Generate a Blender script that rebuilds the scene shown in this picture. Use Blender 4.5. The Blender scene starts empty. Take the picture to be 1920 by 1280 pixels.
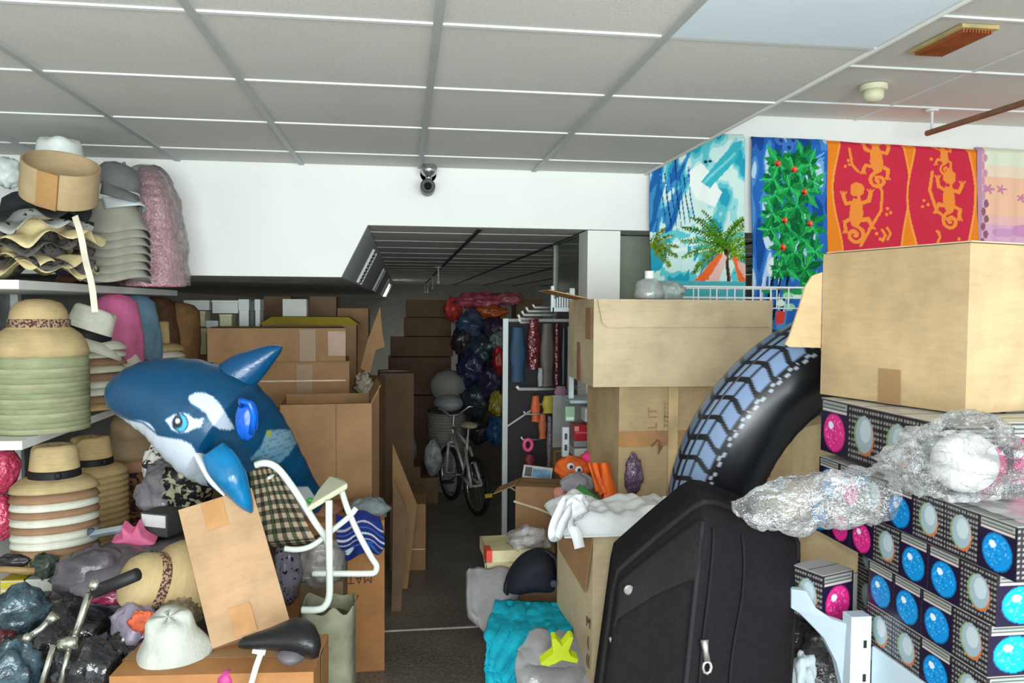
import bpy, math, random
import numpy as np
from mathutils import Vector, Matrix, noise, geometry

SC = bpy.context.scene
COL = SC.collection
random.seed(7)

# ------------------------------------------------------------------ camera
YAW, PITCH, ROLL, FPX = .1365, .0441, .0067, 1492.0
CAMZ = 1.65
_cy, _sy = math.cos(YAW), math.sin(YAW)
FW = Vector((_sy * math.cos(PITCH), _cy * math.cos(PITCH), -math.sin(PITCH)))
_r = Vector((_cy, -_sy, 0)); _u = _r.cross(FW)
RT = _r * math.cos(ROLL) + _u * math.sin(ROLL)
UP = -_r * math.sin(ROLL) + _u * math.cos(ROLL)
CP = Vector((0, 0, CAMZ))
cam = bpy.data.cameras.new('camera')
cam.sensor_width = 36.0
cam.lens = FPX / 1920 * 36
cam.clip_start = .02
camo = bpy.data.objects.new('camera', cam)
COL.objects.link(camo)
camo.matrix_world = Matrix(((RT.x, UP.x, -FW.x, 0), (RT.y, UP.y, -FW.y, 0),
                            (RT.z, UP.z, -FW.z, CAMZ), (0, 0, 0, 1)))
SC.camera = camo

# ------------------------------------------------------------------ light
SC.view_settings.view_transform = 'Standard'
SC.view_settings.look = 'None'
SC.view_settings.exposure = 0.62
SC.view_settings.gamma = 1.0
SC.view_settings.use_curve_mapping = False
world = bpy.data.worlds.new('world'); SC.world = world
world.use_nodes = True
bg = world.node_tree.nodes['Background']
bg.inputs[0].default_value = (.88, .95, 1.0, 1)
bg.inputs[1].default_value = .42

def lamp(name, kind, loc, energy, col=(1, 1, 1), size=.1, rot=None, sy=None):
    l = bpy.data.lights.new(name, kind); l.energy = energy; l.color = col
    if kind == 'AREA':
        l.size = size
        if sy: l.shape = 'RECTANGLE'; l.size_y = sy
    else: l.shadow_soft_size = size
    o = bpy.data.objects.new(name, l); COL.objects.link(o); o.location = loc
    if rot: o.rotation_euler = rot
    return o
# the photographer's flash, beside the lens
lamp('camera_flash', 'POINT', (.03, -.02, 1.71), 40, (1, .98, .95), .02)
# daylight through the open shop front behind the photographer
# added dim fill light, no fixture seen, lifting the far wall and back room
lamp('rear_fill_light', 'AREA', (-.1, 13.2, 2.0), 26, (1, .97, .9), .5)
lamp('shopfront_daylight', 'AREA', (.6, -2.4, 1.45), 215, (.86, .95, 1.0), 4.6, (math.radians(90), 0, 0), 1.7)

# ------------------------------------------------------------------ pixel -> place
def ray(px, py): return FW * FPX + RT * (px - 960) - UP * (py - 640)
def P(px, py, Y): d = ray(px, py); return CP + d * (Y / d.y)
def PZ(px, py, z): d = ray(px, py); return CP + d * ((z - CAMZ) / d.z)
def PX(px, py, X): d = ray(px, py); return CP + d * (X / d.x)
def pix(p):
    q = p - CP; z = q.dot(FW)
    return 960 + FPX * q.dot(RT) / z, 640 - FPX * q.dot(UP) / z
def mpx(Y): return Y / FPX          # metres per pixel at depth Y

# ------------------------------------------------------------------ materials
def lin(c):
    return tuple((x / 255 / 12.92 if x / 255 <= .04045 else ((x / 255 + .055) / 1.055) ** 2.4) for x in c)
MATS = {}
def _new(name):
    m = bpy.data.materials.new(name); m.use_nodes = True
    nt = m.node_tree; b = nt.nodes['Principled BSDF']
    return m, nt, b
def setp(b, rough=.6, metal=0, spec=.5, coat=0):
    b.inputs['Roughness'].default_value = rough
    b.inputs['Metallic'].default_value = metal
    b.inputs['Specular IOR Level'].default_value = spec
    if coat: b.inputs['Coat Weight'].default_value = coat; b.inputs['Coat Roughness'].default_value = .08
def noise_node(nt, scale, detail=3, rough=.55, coord='Object', stretch=None):
    tc = nt.nodes.new('ShaderNodeTexCoord'); n = nt.nodes.new('ShaderNodeTexNoise')
    n.inputs['Scale'].default_value = scale; n.inputs['Detail'].default_value = detail
    n.inputs['Roughness'].default_value = rough
    if stretch:
        mp = nt.nodes.new('ShaderNodeMapping'); mp.inputs['Scale'].default_value = stretch
        nt.links.new(tc.outputs[coord], mp.inputs['Vector']); nt.links.new(mp.outputs[0], n.inputs['Vector'])
    else: nt.links.new(tc.outputs[coord], n.inputs['Vector'])
    return n
def bump_from(nt, b, out, strength, dist=.01):
    bp = nt.nodes.new('ShaderNodeBump'); bp.inputs['Strength'].default_value = strength
    bp.inputs['Distance'].default_value = dist
    nt.links.new(out, bp.inputs['Height']); nt.links.new(bp.outputs[0], b.inputs['Normal'])
    if 'Coat Normal' in b.inputs: nt.links.new(bp.outputs[0], b.inputs['Coat Normal'])
def ramp(nt, out, stops):
    r = nt.nodes.new('ShaderNodeValToRGB')
    e = r.color_ramp.elements
    e[0].position, e[0].color = stops[0][0], (*lin(stops[0][1]), 1)
    e[1].position, e[1].color = stops[-1][0], (*lin(stops[-1][1]), 1)
    for p, c in stops[1:-1]:
        x = e.new(p); x.color = (*lin(c), 1)
    nt.links.new(out, r.inputs[0]); return r
def shade(c, k): return tuple(max(0, min(255, x * k)) for x in c)
def plain(col, rough=.6, metal=0, spec=.5, var=.12, scale=8, bump=.0, bscale=60, coat=0, stretch=None):
    key = ('plain', tuple(col), rough, metal, spec, var, scale, bump, bscale, coat, stretch)
    if key in MATS: return MATS[key]
    m, nt, b = _new('surface'); setp(b, rough, metal, spec, coat)
    n = noise_node(nt, scale, 4, stretch=stretch)
    r = ramp(nt, n.outputs['Fac'], [(.3, shade(col, 1 - var)), (.7, shade(col, 1 + var))])
    nt.links.new(r.outputs[0], b.inputs['Base Color'])
    if bump:
        n2 = noise_node(nt, bscale, 3); bump_from(nt, b, n2.outputs['Fac'], bump)
    MATS[key] = m; return m
def cardboard(col):
    key = ('card', tuple(col))
    if key in MATS: return MATS[key]
    m, nt, b = _new('cardboard'); setp(b, .75, 0, .25)
    n = noise_node(nt, 5, 5, .6); n1 = noise_node(nt, 90, 2, stretch=(.15, .15, 1))
    mx = nt.nodes.new('ShaderNodeMath'); mx.operation = 'MULTIPLY_ADD'
    mx.inputs[1].default_value = .25
    nt.links.new(n1.outputs['Fac'], mx.inputs[0]); nt.links.new(n.outputs['Fac'], mx.inputs[2])
    r = ramp(nt, mx.outputs[0], [(.35, shade(col, .86)), (.85, shade(col, 1.08))])
    nt.links.new(r.outputs[0], b.inputs['Base Color'])
    bump_from(nt, b, n1.outputs['Fac'], .12, .004)
    MATS[key] = m; return m
def straw(col, band=160):
    key = ('straw', tuple(col), band)
    if key in MATS: return MATS[key]
    m, nt, b = _new('woven_straw'); setp(b, .85, 0, .15)
    n1 = noise_node(nt, 12, 4); n2 = noise_node(nt, 70, 2, stretch=(.25, .25, 3))
    mx = nt.nodes.new('ShaderNodeMath'); mx.operation = 'MULTIPLY_ADD'; mx.inputs[1].default_value = .5
    nt.links.new(n2.outputs['Fac'], mx.inputs[0]); nt.links.new(n1.outputs['Fac'], mx.inputs[2])
    r = ramp(nt, mx.outputs[0], [(.5, shade(col, .90)), (1.0, shade(col, 1.06))])
    nt.links.new(r.outputs[0], b.inputs['Base Color'])
    bump_from(nt, b, n2.outputs['Fac'], .3, .004)
    MATS[key] = m; return m
def spots(base, dark, scale=35, th=.5, rough=.75):
    key = ('spots', tuple(base), tuple(dark), scale, th)
    if key in MATS: return MATS[key]
    m, nt, b = _new('printed_fabric'); setp(b, rough, 0, .25)
    n = noise_node(nt, scale, 2)
    r = ramp(nt, n.outputs['Fac'], [(th - .02, dark), (th + .02, base)])
    nt.links.new(r.outputs[0], b.inputs['Base Color'])
    MATS[key] = m; return m
def paint(rough=.7, spec=.3, bump=.0, bscale=120, coat=0, metal=0):
    key = ('paint', rough, spec, bump, bscale, coat, metal)
    if key in MATS: return MATS[key]
    m, nt, b = _new('printed_pattern'); setp(b, rough, metal, spec, coat)
    a = nt.nodes.new('ShaderNodeAttribute'); a.attribute_name = 'Col'
    nt.links.new(a.outputs['Color'], b.inputs['Base Color'])
    if bump:
        n2 = noise_node(nt, bscale, 3); bump_from(nt, b, n2.outputs['Fac'], bump)
    MATS[key] = m; return m
def film(tint=(235, 240, 240), op=.22, scale=14, bump=.9, rough=.12):
    key = ('film', tint, op, scale, bump, rough)
    if key in MATS: return MATS[key]
    m, nt, b = _new('clear_film'); nt.nodes.remove(b)
    out = nt.nodes['Material Output']
    tr = nt.nodes.new('ShaderNodeBsdfTransparent'); gl = nt.nodes.new('ShaderNodeBsdfGlossy'); df = nt.nodes.new('ShaderNodeBsdfDiffuse')
    tr.inputs[0].default_value = (.92, .93, .93, 1)
    df.inputs[0].default_value = (*lin(tint), 1); gl.inputs['Roughness'].default_value = rough
    gl.inputs[0].default_value = (.95, .95, .95, 1)
    n = noise_node(nt, scale, 5, .62)
    bp = nt.nodes.new('ShaderNodeBump'); bp.inputs['Strength'].default_value = bump; bp.inputs['Distance'].default_value = .03
    nt.links.new(n.outputs['Fac'], bp.inputs['Height']); nt.links.new(bp.outputs[0], gl.inputs['Normal'])
    m1 = nt.nodes.new('ShaderNodeMixShader'); m1.inputs[0].default_value = op
    nt.links.new(tr.outputs[0], m1.inputs[1]); nt.links.new(df.outputs[0], m1.inputs[2])
    fr = nt.nodes.new('ShaderNodeFresnel'); fr.inputs[0].default_value = 1.45; nt.links.new(bp.outputs[0], fr.inputs['Normal'])
    mr = nt.nodes.new('ShaderNodeMath'); mr.operation = 'MULTIPLY_ADD'; mr.inputs[1].default_value = 1.0; mr.inputs[2].default_value = .06; mr.use_clamp = True
    nt.links.new(fr.outputs[0], mr.inputs[0])
    mix = nt.nodes.new('ShaderNodeMixShader'); nt.links.new(mr.outputs[0], mix.inputs[0])
    nt.links.new(m1.outputs[0], mix.inputs[1]); nt.links.new(gl.outputs[0], mix.inputs[2])
    nt.links.new(mix.outputs[0], out.inputs[0])
    MATS[key] = m; return m
def glitter(col, scale=120):
    key = ('glitter', tuple(col), scale)
    if key in MATS: return MATS[key]
    m, nt, b = _new('sequins'); setp(b, .28, .12, .7)
    tc = nt.nodes.new('ShaderNodeTexCoord'); v = nt.nodes.new('ShaderNodeTexVoronoi')
    v.inputs['Scale'].default_value = scale; nt.links.new(tc.outputs['Object'], v.inputs['Vector'])
    r = ramp(nt, v.outputs['Distance'], [(.1, shade(col, 1.08)), (.7, shade(col, .84))])
    nt.links.new(r.outputs[0], b.inputs['Base Color'])
    n = noise_node(nt, scale * .4, 2); bump_from(nt, b, n.outputs['Fac'], .9, .02)
    MATS[key] = m; return m

# ------------------------------------------------------------------ geometry
class G:
    def __init__(s): s.v = []; s.f = []; s.m = []; s.c = []; s.mi = 0; s.col = None
    def add(s, vs, fs, cols=None):
        o = len(s.v); s.v += [tuple(p) for p in vs]
        s.f += [tuple(i + o for i in f) for f in fs]; s.m += [s.mi] * len(fs)
        if cols is None and s.col is not None: cols = [s.col] * len(vs)
        s.c += [tuple(c) for c in cols] if cols is not None else [(200, 200, 200)] * len(vs)
        return s
    def box(s, x0, x1, y0, y1, z0, z1, M=None):
        vs = [Vector((x, y, z)) for z in (z0, z1) for y in (y0, y1) for x in (x0, x1)]
        if M is not None: vs = [M @ p for p in vs]
        return s.add(vs, [(0, 2, 3, 1), (4, 5, 7, 6), (0, 1, 5, 4), (2, 6, 7, 3), (0, 4, 6, 2), (1, 3, 7, 5)])
    def tube(s, pts, r, n=8, closed=False, sq=1.0):
        pts = [Vector(p) for p in pts]; N = len(pts)
        rs = r if isinstance(r, (list, tuple)) else [r] * N
        tang = []
        for i in range(N):
            a = pts[(i - 1) % N] if (closed or i) else pts[0]
            b = pts[(i + 1) % N] if (closed or i < N - 1) else pts[-1]
            t = b - a; tang.append(t.normalized() if t.length > 1e-9 else Vector((0, 0, 1)))
        ref = Vector((0, 0, 1)) if abs(tang[0].z) < .9 else Vector((0, 1, 0))
        nrm = (ref - tang[0] * ref.dot(tang[0])).normalized()
        vs = []
        for i in range(N):
            nrm = (nrm - tang[i] * nrm.dot(tang[i]))
            nrm = nrm.normalized() if nrm.length > 1e-6 else Vector((1, 0, 0))
            bi = tang[i].cross(nrm)
            for k in range(n):
                a = 2 * math.pi * k / n
                vs.append(pts[i] + (nrm * math.cos(a) + bi * math.sin(a) * sq) * rs[i])
        fs = []
        for i in range(N if closed else N - 1):
            j = (i + 1) % N
            for k in range(n):
                l = (k + 1) % n
                fs.append((i * n + k, i * n + l, j * n + l, j * n + k))
        if not closed:
            fs.append(tuple(range(n - 1, -1, -1))); fs.append(tuple((N - 1) * n + k for k in range(n)))
        return s.add(vs, fs)
    def lathe(s, prof, n=32, M=None, wob=None, cols=None, cap=True):
        vs = []; cs = []
        for j, (r, z) in enumerate(prof):
            for k in range(n):
                a = 2 * math.pi * k / n
                p = Vector((r * math.cos(a), r * math.sin(a), z))
                if wob: p = wob(p, a, j)
                vs.append(M @ p if M is not None else p)
                if cols: cs.append(cols[j])
        fs = []
        for j in range(len(prof) - 1):
            for k in range(n):
                l = (k + 1) % n
                fs.append((j * n + k, j * n + l, (j + 1) * n + l, (j + 1) * n + k))
        if cap and prof[0][0] > 1e-6: fs.append(tuple(range(n - 1, -1, -1)))
        if cap and prof[-1][0] > 1e-6: fs.append(tuple((len(prof) - 1) * n + k for k in range(n)))
        return s.add(vs, fs, cs or None)
    def grid(s, fn, nu, nv, cu=False, cv=False, cf=None):
        vs = []; cs = []
        for j in range(nv):
            for i in range(nu):
                u = i / (nu if cu else nu - 1); v = j / (nv if cv else nv - 1)
                vs.append(fn(u, v))
                if cf is not None: cs.append(cf(u, v) if callable(cf) else cf[min(j, len(cf) - 1)][min(i, len(cf[0]) - 1)])
        fs = []
        for j in range(nv if cv else nv - 1):
            for i in range(nu if cu else nu - 1):
                a = (i + 1) % nu; b = (j + 1) % nv
                fs.append((j * nu + i, j * nu + a, b * nu + a, b * nu + i))
        return s.add(vs, fs, cs or None)
    def loft(s, rings, cols=None):
        n = len(rings[0]); vs = [p for r in rings for p in r]; fs = []
        for j in range(len(rings) - 1):
            for k in range(n):
                l = (k + 1) % n
                fs.append((j * n + k, j * n + l, (j + 1) * n + l, (j + 1) * n + k))
        fs.append(tuple(range(n - 1, -1, -1))); fs.append(tuple((len(rings) - 1) * n + k for k in range(n)))
        return s.add(vs, fs, cols)
    def prism(s, poly, off):
        poly = [Vector(p) for p in poly]; off = Vector(off); n = len(poly)
        tris = geometry.tessellate_polygon([poly])
        vs = poly + [p + off for p in poly]
        fs = [tuple(t) for t in tris] + [tuple(i + n for i in reversed(t)) for t in tris]
        fs += [(i, (i + 1) % n, (i + 1) % n + n, i + n) for i in range(n)]
        return s.add(vs, fs)
    def blob(s, c, rad, seed=0, amp=.2, freq=3.0, nu=36, nv=20, flat=None, M=None, cf=None):
        c = Vector(c); rx, ry, rz = rad; sd = Vector((seed * 7.13, seed * 3.7, seed * 1.9))
        vs = []; cs = []
        for j in range(nv + 1):
            th = math.pi * j / nv
            for i in range(nu):
                a = 2 * math.pi * i / nu
                d = Vector((math.sin(th) * math.cos(a), math.sin(th) * math.sin(a), -math.cos(th)))
                k = 1 + amp * (noise.noise(d * freq + sd) + .5 * noise.noise(d * freq * 2.3 + sd)
                               + .25 * noise.noise(d * freq * 5 + sd))
                p = Vector((d.x * rx * k, d.y * ry * k, d.z * rz * k))
                if flat is not None: p.z = max(p.z, -flat)
                if M is not None: p = M @ p
                vs.append(c + p)
                if cf: cs.append(cf(d, k))
        fs = []
        for j in range(nv):
            for i in range(nu):
                l = (i + 1) % nu
                fs.append((j * nu + i, j * nu + l, (j + 1) * nu + l, (j + 1) * nu + i))
        return s.add(vs, fs, cs or None)
    def sphere(s, c, r, n=16): return s.blob(c, (r, r, r) if not isinstance(r, tuple) else r, 0, 0, 1, n, max(6, n // 2))
    def text(s, txt, M, size=.05, depth=.0006, bold=0):
        cu = bpy.data.curves.new('t', 'FONT'); cu.body = txt; cu.size = size; cu.extrude = depth
        cu.align_x = 'CENTER'; cu.align_y = 'CENTER'; cu.offset = bold; cu.resolution_u = 3
        o = bpy.data.objects.new('t', cu); COL.objects.link(o)
        dg = bpy.context.evaluated_depsgraph_get(); me = bpy.data.meshes.new_from_object(o.evaluated_get(dg))
        s.add([M @ v.co for v in me.vertices], [tuple(p.vertices) for p in me.polygons])
        bpy.data.objects.remove(o); bpy.data.curves.remove(cu); bpy.data.meshes.remove(me)
        return s
    def build(s, name, mat, parent=None, world=False, smooth=False, bevel=0, solid=0, sub=0, seg=2, loc=None, soff=-1):
        vs = [Vector(p) for p in s.v]; origin = None
        if parent is not None:
            if world:
                Mi = WM[parent.name].inverted(); vs = [Mi @ p for p in vs]
        else:
            if loc is None:
                xs = [p.x for p in vs]; ys = [p.y for p in vs]; zs = [p.z for p in vs]
                loc = Vector(((min(xs) + max(xs)) / 2, (min(ys) + max(ys)) / 2, min(zs)))
            origin = Vector(loc); vs = [p - origin for p in vs]
        me = bpy.data.meshes.new(name); me.from_pydata([tuple(p) for p in vs], [], s.f)
        mats = mat if isinstance(mat, (list, tuple)) else [mat]
        for m in mats: me.materials.append(m)
        if len(mats) > 1: me.polygons.foreach_set('material_index', s.m)
        ca = me.color_attributes.new('Col', 'FLOAT_COLOR', 'POINT')
        arr = np.array(s.c, dtype=float) / 255
        arr = np.where(arr <= .04045, arr / 12.92, ((arr + .055) / 1.055) ** 2.4)
        ca.data.foreach_set('color', np.concatenate([arr, np.ones((len(arr), 1))], 1).ravel())
        import bmesh
        bm = bmesh.new(); bm.from_mesh(me); bmesh.ops.recalc_face_normals(bm, faces=bm.faces); bm.to_mesh(me); bm.free()
        if smooth: me.polygons.foreach_set('use_smooth', [True] * len(me.polygons))
        me.update()
        o = bpy.data.objects.new(name, me); COL.objects.link(o)
        if parent is not None: o.parent = parent
        else: o.location = origin; WM[o.name] = Matrix.Translation(origin)
        if parent is not None: WM[o.name] = WM[parent.name].copy()
        if bevel:
            b = o.modifiers.new('bevel', 'BEVEL'); b.width = bevel; b.segments = seg; b.limit_method = 'ANGLE'; b.angle_limit = .6
        if solid:
            b = o.modifiers.new('solid', 'SOLIDIFY'); b.thickness = solid; b.offset = soff
        if sub:
            b = o.modifiers.new('sub', 'SUBSURF'); b.levels = sub; b.render_levels = sub
        return o
WM = {}
def tag(o, label, cat, group=None):
    o['label'] = label; o['category'] = cat
    if group: o['group'] = group
    return o
def thing(name, label, cat, loc=(0, 0, 0), rz=0, group=None, rot=None):
    o = bpy.data.objects.new(name, None); COL.objects.link(o)
    o.empty_display_size = .05
    o.location = loc
    R = (rot if rot is not None else Matrix.Rotation(rz, 4, 'Z'))
    o.rotation_euler = R.to_euler()
    WM[o.name] = Matrix.Translation(Vector(loc)) @ R.to_4x4()
    return tag(o, label, cat, group)
def dup(root, loc, rz=0, label=None, group=None, rot=None, scale=None, mats=None):
    r = root.copy(); COL.objects.link(r); r.location = loc
    r.rotation_euler = rot.to_euler() if rot is not None else (0, 0, rz)
    if scale: r.scale = (scale,) * 3 if not isinstance(scale, (tuple, list)) else scale
    if label: r['label'] = label
    if group: r['group'] = group
    for ch in list(root.children):
        c = ch.copy(); COL.objects.link(c); c.parent = r
        for gch in list(ch.children):
            d = gch.copy(); COL.objects.link(d); d.parent = c
    return r
def struct(name, g, mat, **k):
    o = g.build(name, mat, **k); o['kind'] = 'structure'; return o
def remat(o, m): o.data = o.data.copy(); o.data.materials.clear(); o.data.materials.append(m)
ORD = ['topmost', 'second', 'third', 'fourth', 'fifth', 'sixth', 'seventh', 'eighth', 'ninth', 'tenth', 'eleventh',
       'twelfth', 'thirteenth', 'fourteenth', 'fifteenth', 'sixteenth', 'seventeenth', 'eighteenth']
def ordl(i): return ORD[i] + ('' if i == 0 else ' from top')

class Canvas:                          # a pattern painted in numpy, later carried by the colours of a fine mesh
    def __init__(s, w, h, W, H, bg=(255, 255, 255)):
        s.w, s.h, s.W, s.H = w, h, W, H
        s.X, s.Y = np.meshgrid((np.arange(w)) / (w - 1) * W, (np.arange(h)) / (h - 1) * H)
        s.a = np.zeros((h, w, 3)); s.a[:] = bg
    def put(s, m, c): s.a[m] = c; return s
    def ell(s, cx, cy, rx, ry, c, ang=0):
        dx, dy = s.X - cx, s.Y - cy; ca, sa = math.cos(ang), math.sin(ang)
        return s.put(((dx * ca + dy * sa) / rx) ** 2 + ((-dx * sa + dy * ca) / ry) ** 2 <= 1, c)
    def poly(s, pts, c):
        m = np.zeros(s.X.shape, bool); n = len(pts)
        for i in range(n):
            x1, y1 = pts[i]; x2, y2 = pts[(i + 1) % n]
            if y1 == y2: continue
            k = ((y1 > s.Y) != (y2 > s.Y)) & (s.X < (x2 - x1) * (s.Y - y1) / (y2 - y1) + x1)
            m ^= k
        return s.put(m, c)
    def line(s, pts, w, c):
        for (x1, y1), (x2, y2) in zip(pts[:-1], pts[1:]):
            dx, dy = x2 - x1, y2 - y1; L = dx * dx + dy * dy + 1e-12
            t = np.clip(((s.X - x1) * dx + (s.Y - y1) * dy) / L, 0, 1)
            s.put((s.X - x1 - t * dx) ** 2 + (s.Y - y1 - t * dy) ** 2 <= (w / 2) ** 2, c)
        return s
    def rect(s, x0, y0, x1, y1, c): return s.put((s.X >= x0) & (s.X <= x1) & (s.Y >= y0) & (s.Y <= y1), c)
    def at(s, u, v):                   # u right, v up
        return s.a[int(round((1 - v) * (s.h - 1))), int(round(u * (s.w - 1)))]
# ================================================================== the room
WY = 4.20                              # the white bulkhead wall
ZC, ZR, ZB, ZS = 2.365, 2.70, 2.065, 1.795
def ceiling_mat(x0, y0, lo=(198, 198, 192), hi=(228, 228, 222)):
    m, nt, b = _new('mineral_ceiling_tile'); setp(b, .9, 0, .15)
    n = noise_node(nt, 160, 3, .7); n2 = noise_node(nt, 1.3, 2)
    ad = nt.nodes.new('ShaderNodeMath'); ad.operation = 'MULTIPLY_ADD'; ad.inputs[1].default_value = .35
    nt.links.new(n2.outputs['Fac'], ad.inputs[0]); nt.links.new(n.outputs['Fac'], ad.inputs[2])
    r = ramp(nt, ad.outputs[0], [(.42, lo), (.92, hi)])
    nt.links.new(r.outputs[0], b.inputs['Base Color'])
    bump_from(nt, b, n.outputs['Fac'], .3, .004)
    return m
CT = ceiling_mat(0, 0)
WHITE = plain((236, 238, 232), .7, 0, .3, .015, 2, .04, 90)
WMETAL = plain((226, 230, 228), .4, 0, .5, .02)
GREYTEE = plain((176, 180, 180), .45, 0, .5, .02)

def tiles(name, xs, ys, z, mat, drop=.012, holes=None):
    """mineral tiles between the tees, a slab with a shallow reveal round each tile"""
    g = G(); zt = z + .03
    for a, b in zip(xs[:-1], xs[1:]):
        for c, d in zip(ys[:-1], ys[1:]):
            g.box(a + .004, b - .004, c + .004, d - .004, z + .004, zt)
    return struct(name, g, mat, bevel=.0)
XS = [.0878 + .6 * k for k in range(-5, 3)]; XS[0] = -2.75
YS = [2.071 + .6 * k for k in range(-8, 4)] + [WY]
tiles('ceiling', XS, YS, ZC, CT)
g = G()
for x in XS[:-1]: g.box(x - .012, x + .012, YS[0], WY, ZC - .004, ZC + .02)
struct('trim_1', g, GREYTEE)
g = G()
for y in YS[:-1]: g.box(XS[0], XS[-1], y - .008, y + .008, ZC - .001, ZC + .02)
struct('trim_2', g, WMETAL)
# the raised ceiling over the towels, the step up to it
RX = [1.30 + .6 * k for k in range(0, 6)]
tiles('ceiling_raised', RX, YS, ZR, ceiling_mat(0, 0, (220, 214, 206), (240, 236, 228)))
g = G()
for x in RX: g.box(x - .008, x + .008, YS[0], WY, ZR - .002, ZR + .02)
for y in YS[:-1]: g.box(RX[0], RX[-1], y - .008, y + .008, ZR - .004, ZR + .02)
struct('trim_3', g, WMETAL)
struct('wall_step', G().box(1.29, 1.30, YS[0], WY, ZC - .004, ZR + .03), WHITE)
# bulkhead
g = G()
prof = [(-2.75, ZS), (-.315, ZS), (-.18, ZB), (4.3, ZB), (4.3, ZR + .04), (1.295, ZR + .04), (1.295, ZC + .035), (-2.75, ZC + .035)]
g.prism([(x, WY, z) for x, z in prof], (0, .06, 0))
struct('wall_bulkhead', g, WHITE)
# lower ceilings behind the bulkhead
YE = 16.0
BX = [-.18, .412, 1.0, 1.6, 2.2, 2.8, 3.4, 4.0, 4.3]
BY = [WY + .06] + [4.62 + .6 * k for k in range(0, 19)] + [YE]
CTB = ceiling_mat(0, 0, (206, 208, 204), (226, 228, 222))
tiles('ceiling_back', BX, BY, ZB, CTB)
g = G()
for x in BX[1:-1]: g.box(x - .011, x + .011, BY[0], YE, ZB - .006, ZB + .02)
struct('trim_4', g, plain((62, 64, 62), .6))
g = G()
for y in BY[1:-1]: g.box(BX[0], BX[-1], y - .004, y + .004, ZB + .001, ZB + .02)
struct('trim_5', g, plain((206, 208, 204), .6))
DULL = plain((188, 192, 190), .7, 0, .3, .03)
g = G(); g.prism([(-.315, WY + .06, ZS), (-.18, WY + .06, ZB), (-.18, WY + .06, ZB + .03), (-.345, WY + .06, ZS + .03)], (0, YE - WY - .06, 0))
struct('wall_soffit', g, DULL)
struct('ceiling_soffit', G().box(-2.75, -.32, WY + .06, YE, ZS, ZS + .03), DULL)
# floor and walls
m, nt, b = _new('dark_floor_tile'); setp(b, .28, 0, .5)
n = noise_node(nt, 60, 4, .7); n2 = noise_node(nt, 3, 3)
ad = nt.nodes.new('ShaderNodeMath'); ad.operation = 'MULTIPLY_ADD'; ad.inputs[1].default_value = .4
nt.links.new(n2.outputs['Fac'], ad.inputs[0]); nt.links.new(n.outputs['Fac'], ad.inputs[2])
r = ramp(nt, ad.outputs[0], [(.4, (64, 59, 53)), (.62, (104, 97, 87)), (.9, (150, 142, 130))])
nt.links.new(r.outputs[0], b.inputs['Base Color'])
nr = noise_node(nt, 9, 3); rr = nt.nodes.new('ShaderNodeMapRange')
rr.inputs[3].default_value = .22; rr.inputs[4].default_value = .5
nt.links.new(nr.outputs['Fac'], rr.inputs[0]); nt.links.new(rr.outputs[0], b.inputs['Roughness'])
struct('floor', G().box(-2.8, 4.4, -3, YE + .1, -.05, 0), m)
struct('trim_6', G().box(-2.7, 1.2, 4.01, 4.025, 0, .003), plain((214, 212, 204), .35))
BACKW = plain((176, 178, 172), .8, 0, .2, .04)
struct('wall_far', G().box(-2.8, 4.5, YE, YE + .06, 0, ZB + .03), BACKW)
struct('wall_left', G().box(-2.81, -2.75, -3, YE, 0, ZC + .03), WHITE)
struct('wall_right_back', G().box(4.3, 4.36, WY + .07, YE, 0, ZB), BACKW)
struct('wall_right', G().box(4.3, 4.36, -3, WY + .06, 0, ZR + .03), WHITE)
# white pier below the bulkhead, grey-green wall beside it, glass partition running back from it
struct('wall_pier', G().box(.985, 1.165, WY + .005, WY + .22, 0, ZB - .004), WHITE)
struct('wall_recess', G().box(1.17, 1.72, WY + .30, WY + .36, 0, ZB - .004), plain((150, 160, 142), .8, 0, .2, .06, 3))
m, nt, b = _new('smoked_glass'); setp(b, .12, 0, .5)
nn = noise_node(nt, 2.5, 2)
r = ramp(nt, nn.outputs['Fac'], [(.3, (96, 104, 88)), (.7, (124, 130, 110))]); nt.links.new(r.outputs[0], b.inputs['Base Color'])
b.inputs['Alpha'].default_value = .72
struct('window_1', G().box(1.0, 1.012, WY + .23, 5.18, 1.2, ZB - .012), m)
g = G().box(.985, 1.025, 5.18, 5.22, 0, ZB - .012).box(.99, 1.02, WY + .23, 5.18, 1.17, 1.2).box(.99, 1.02, WY + .23, 5.18, ZB - .012, ZB - .002)
struct('trim_7', g, plain((128, 132, 126), .4, .3))

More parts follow.
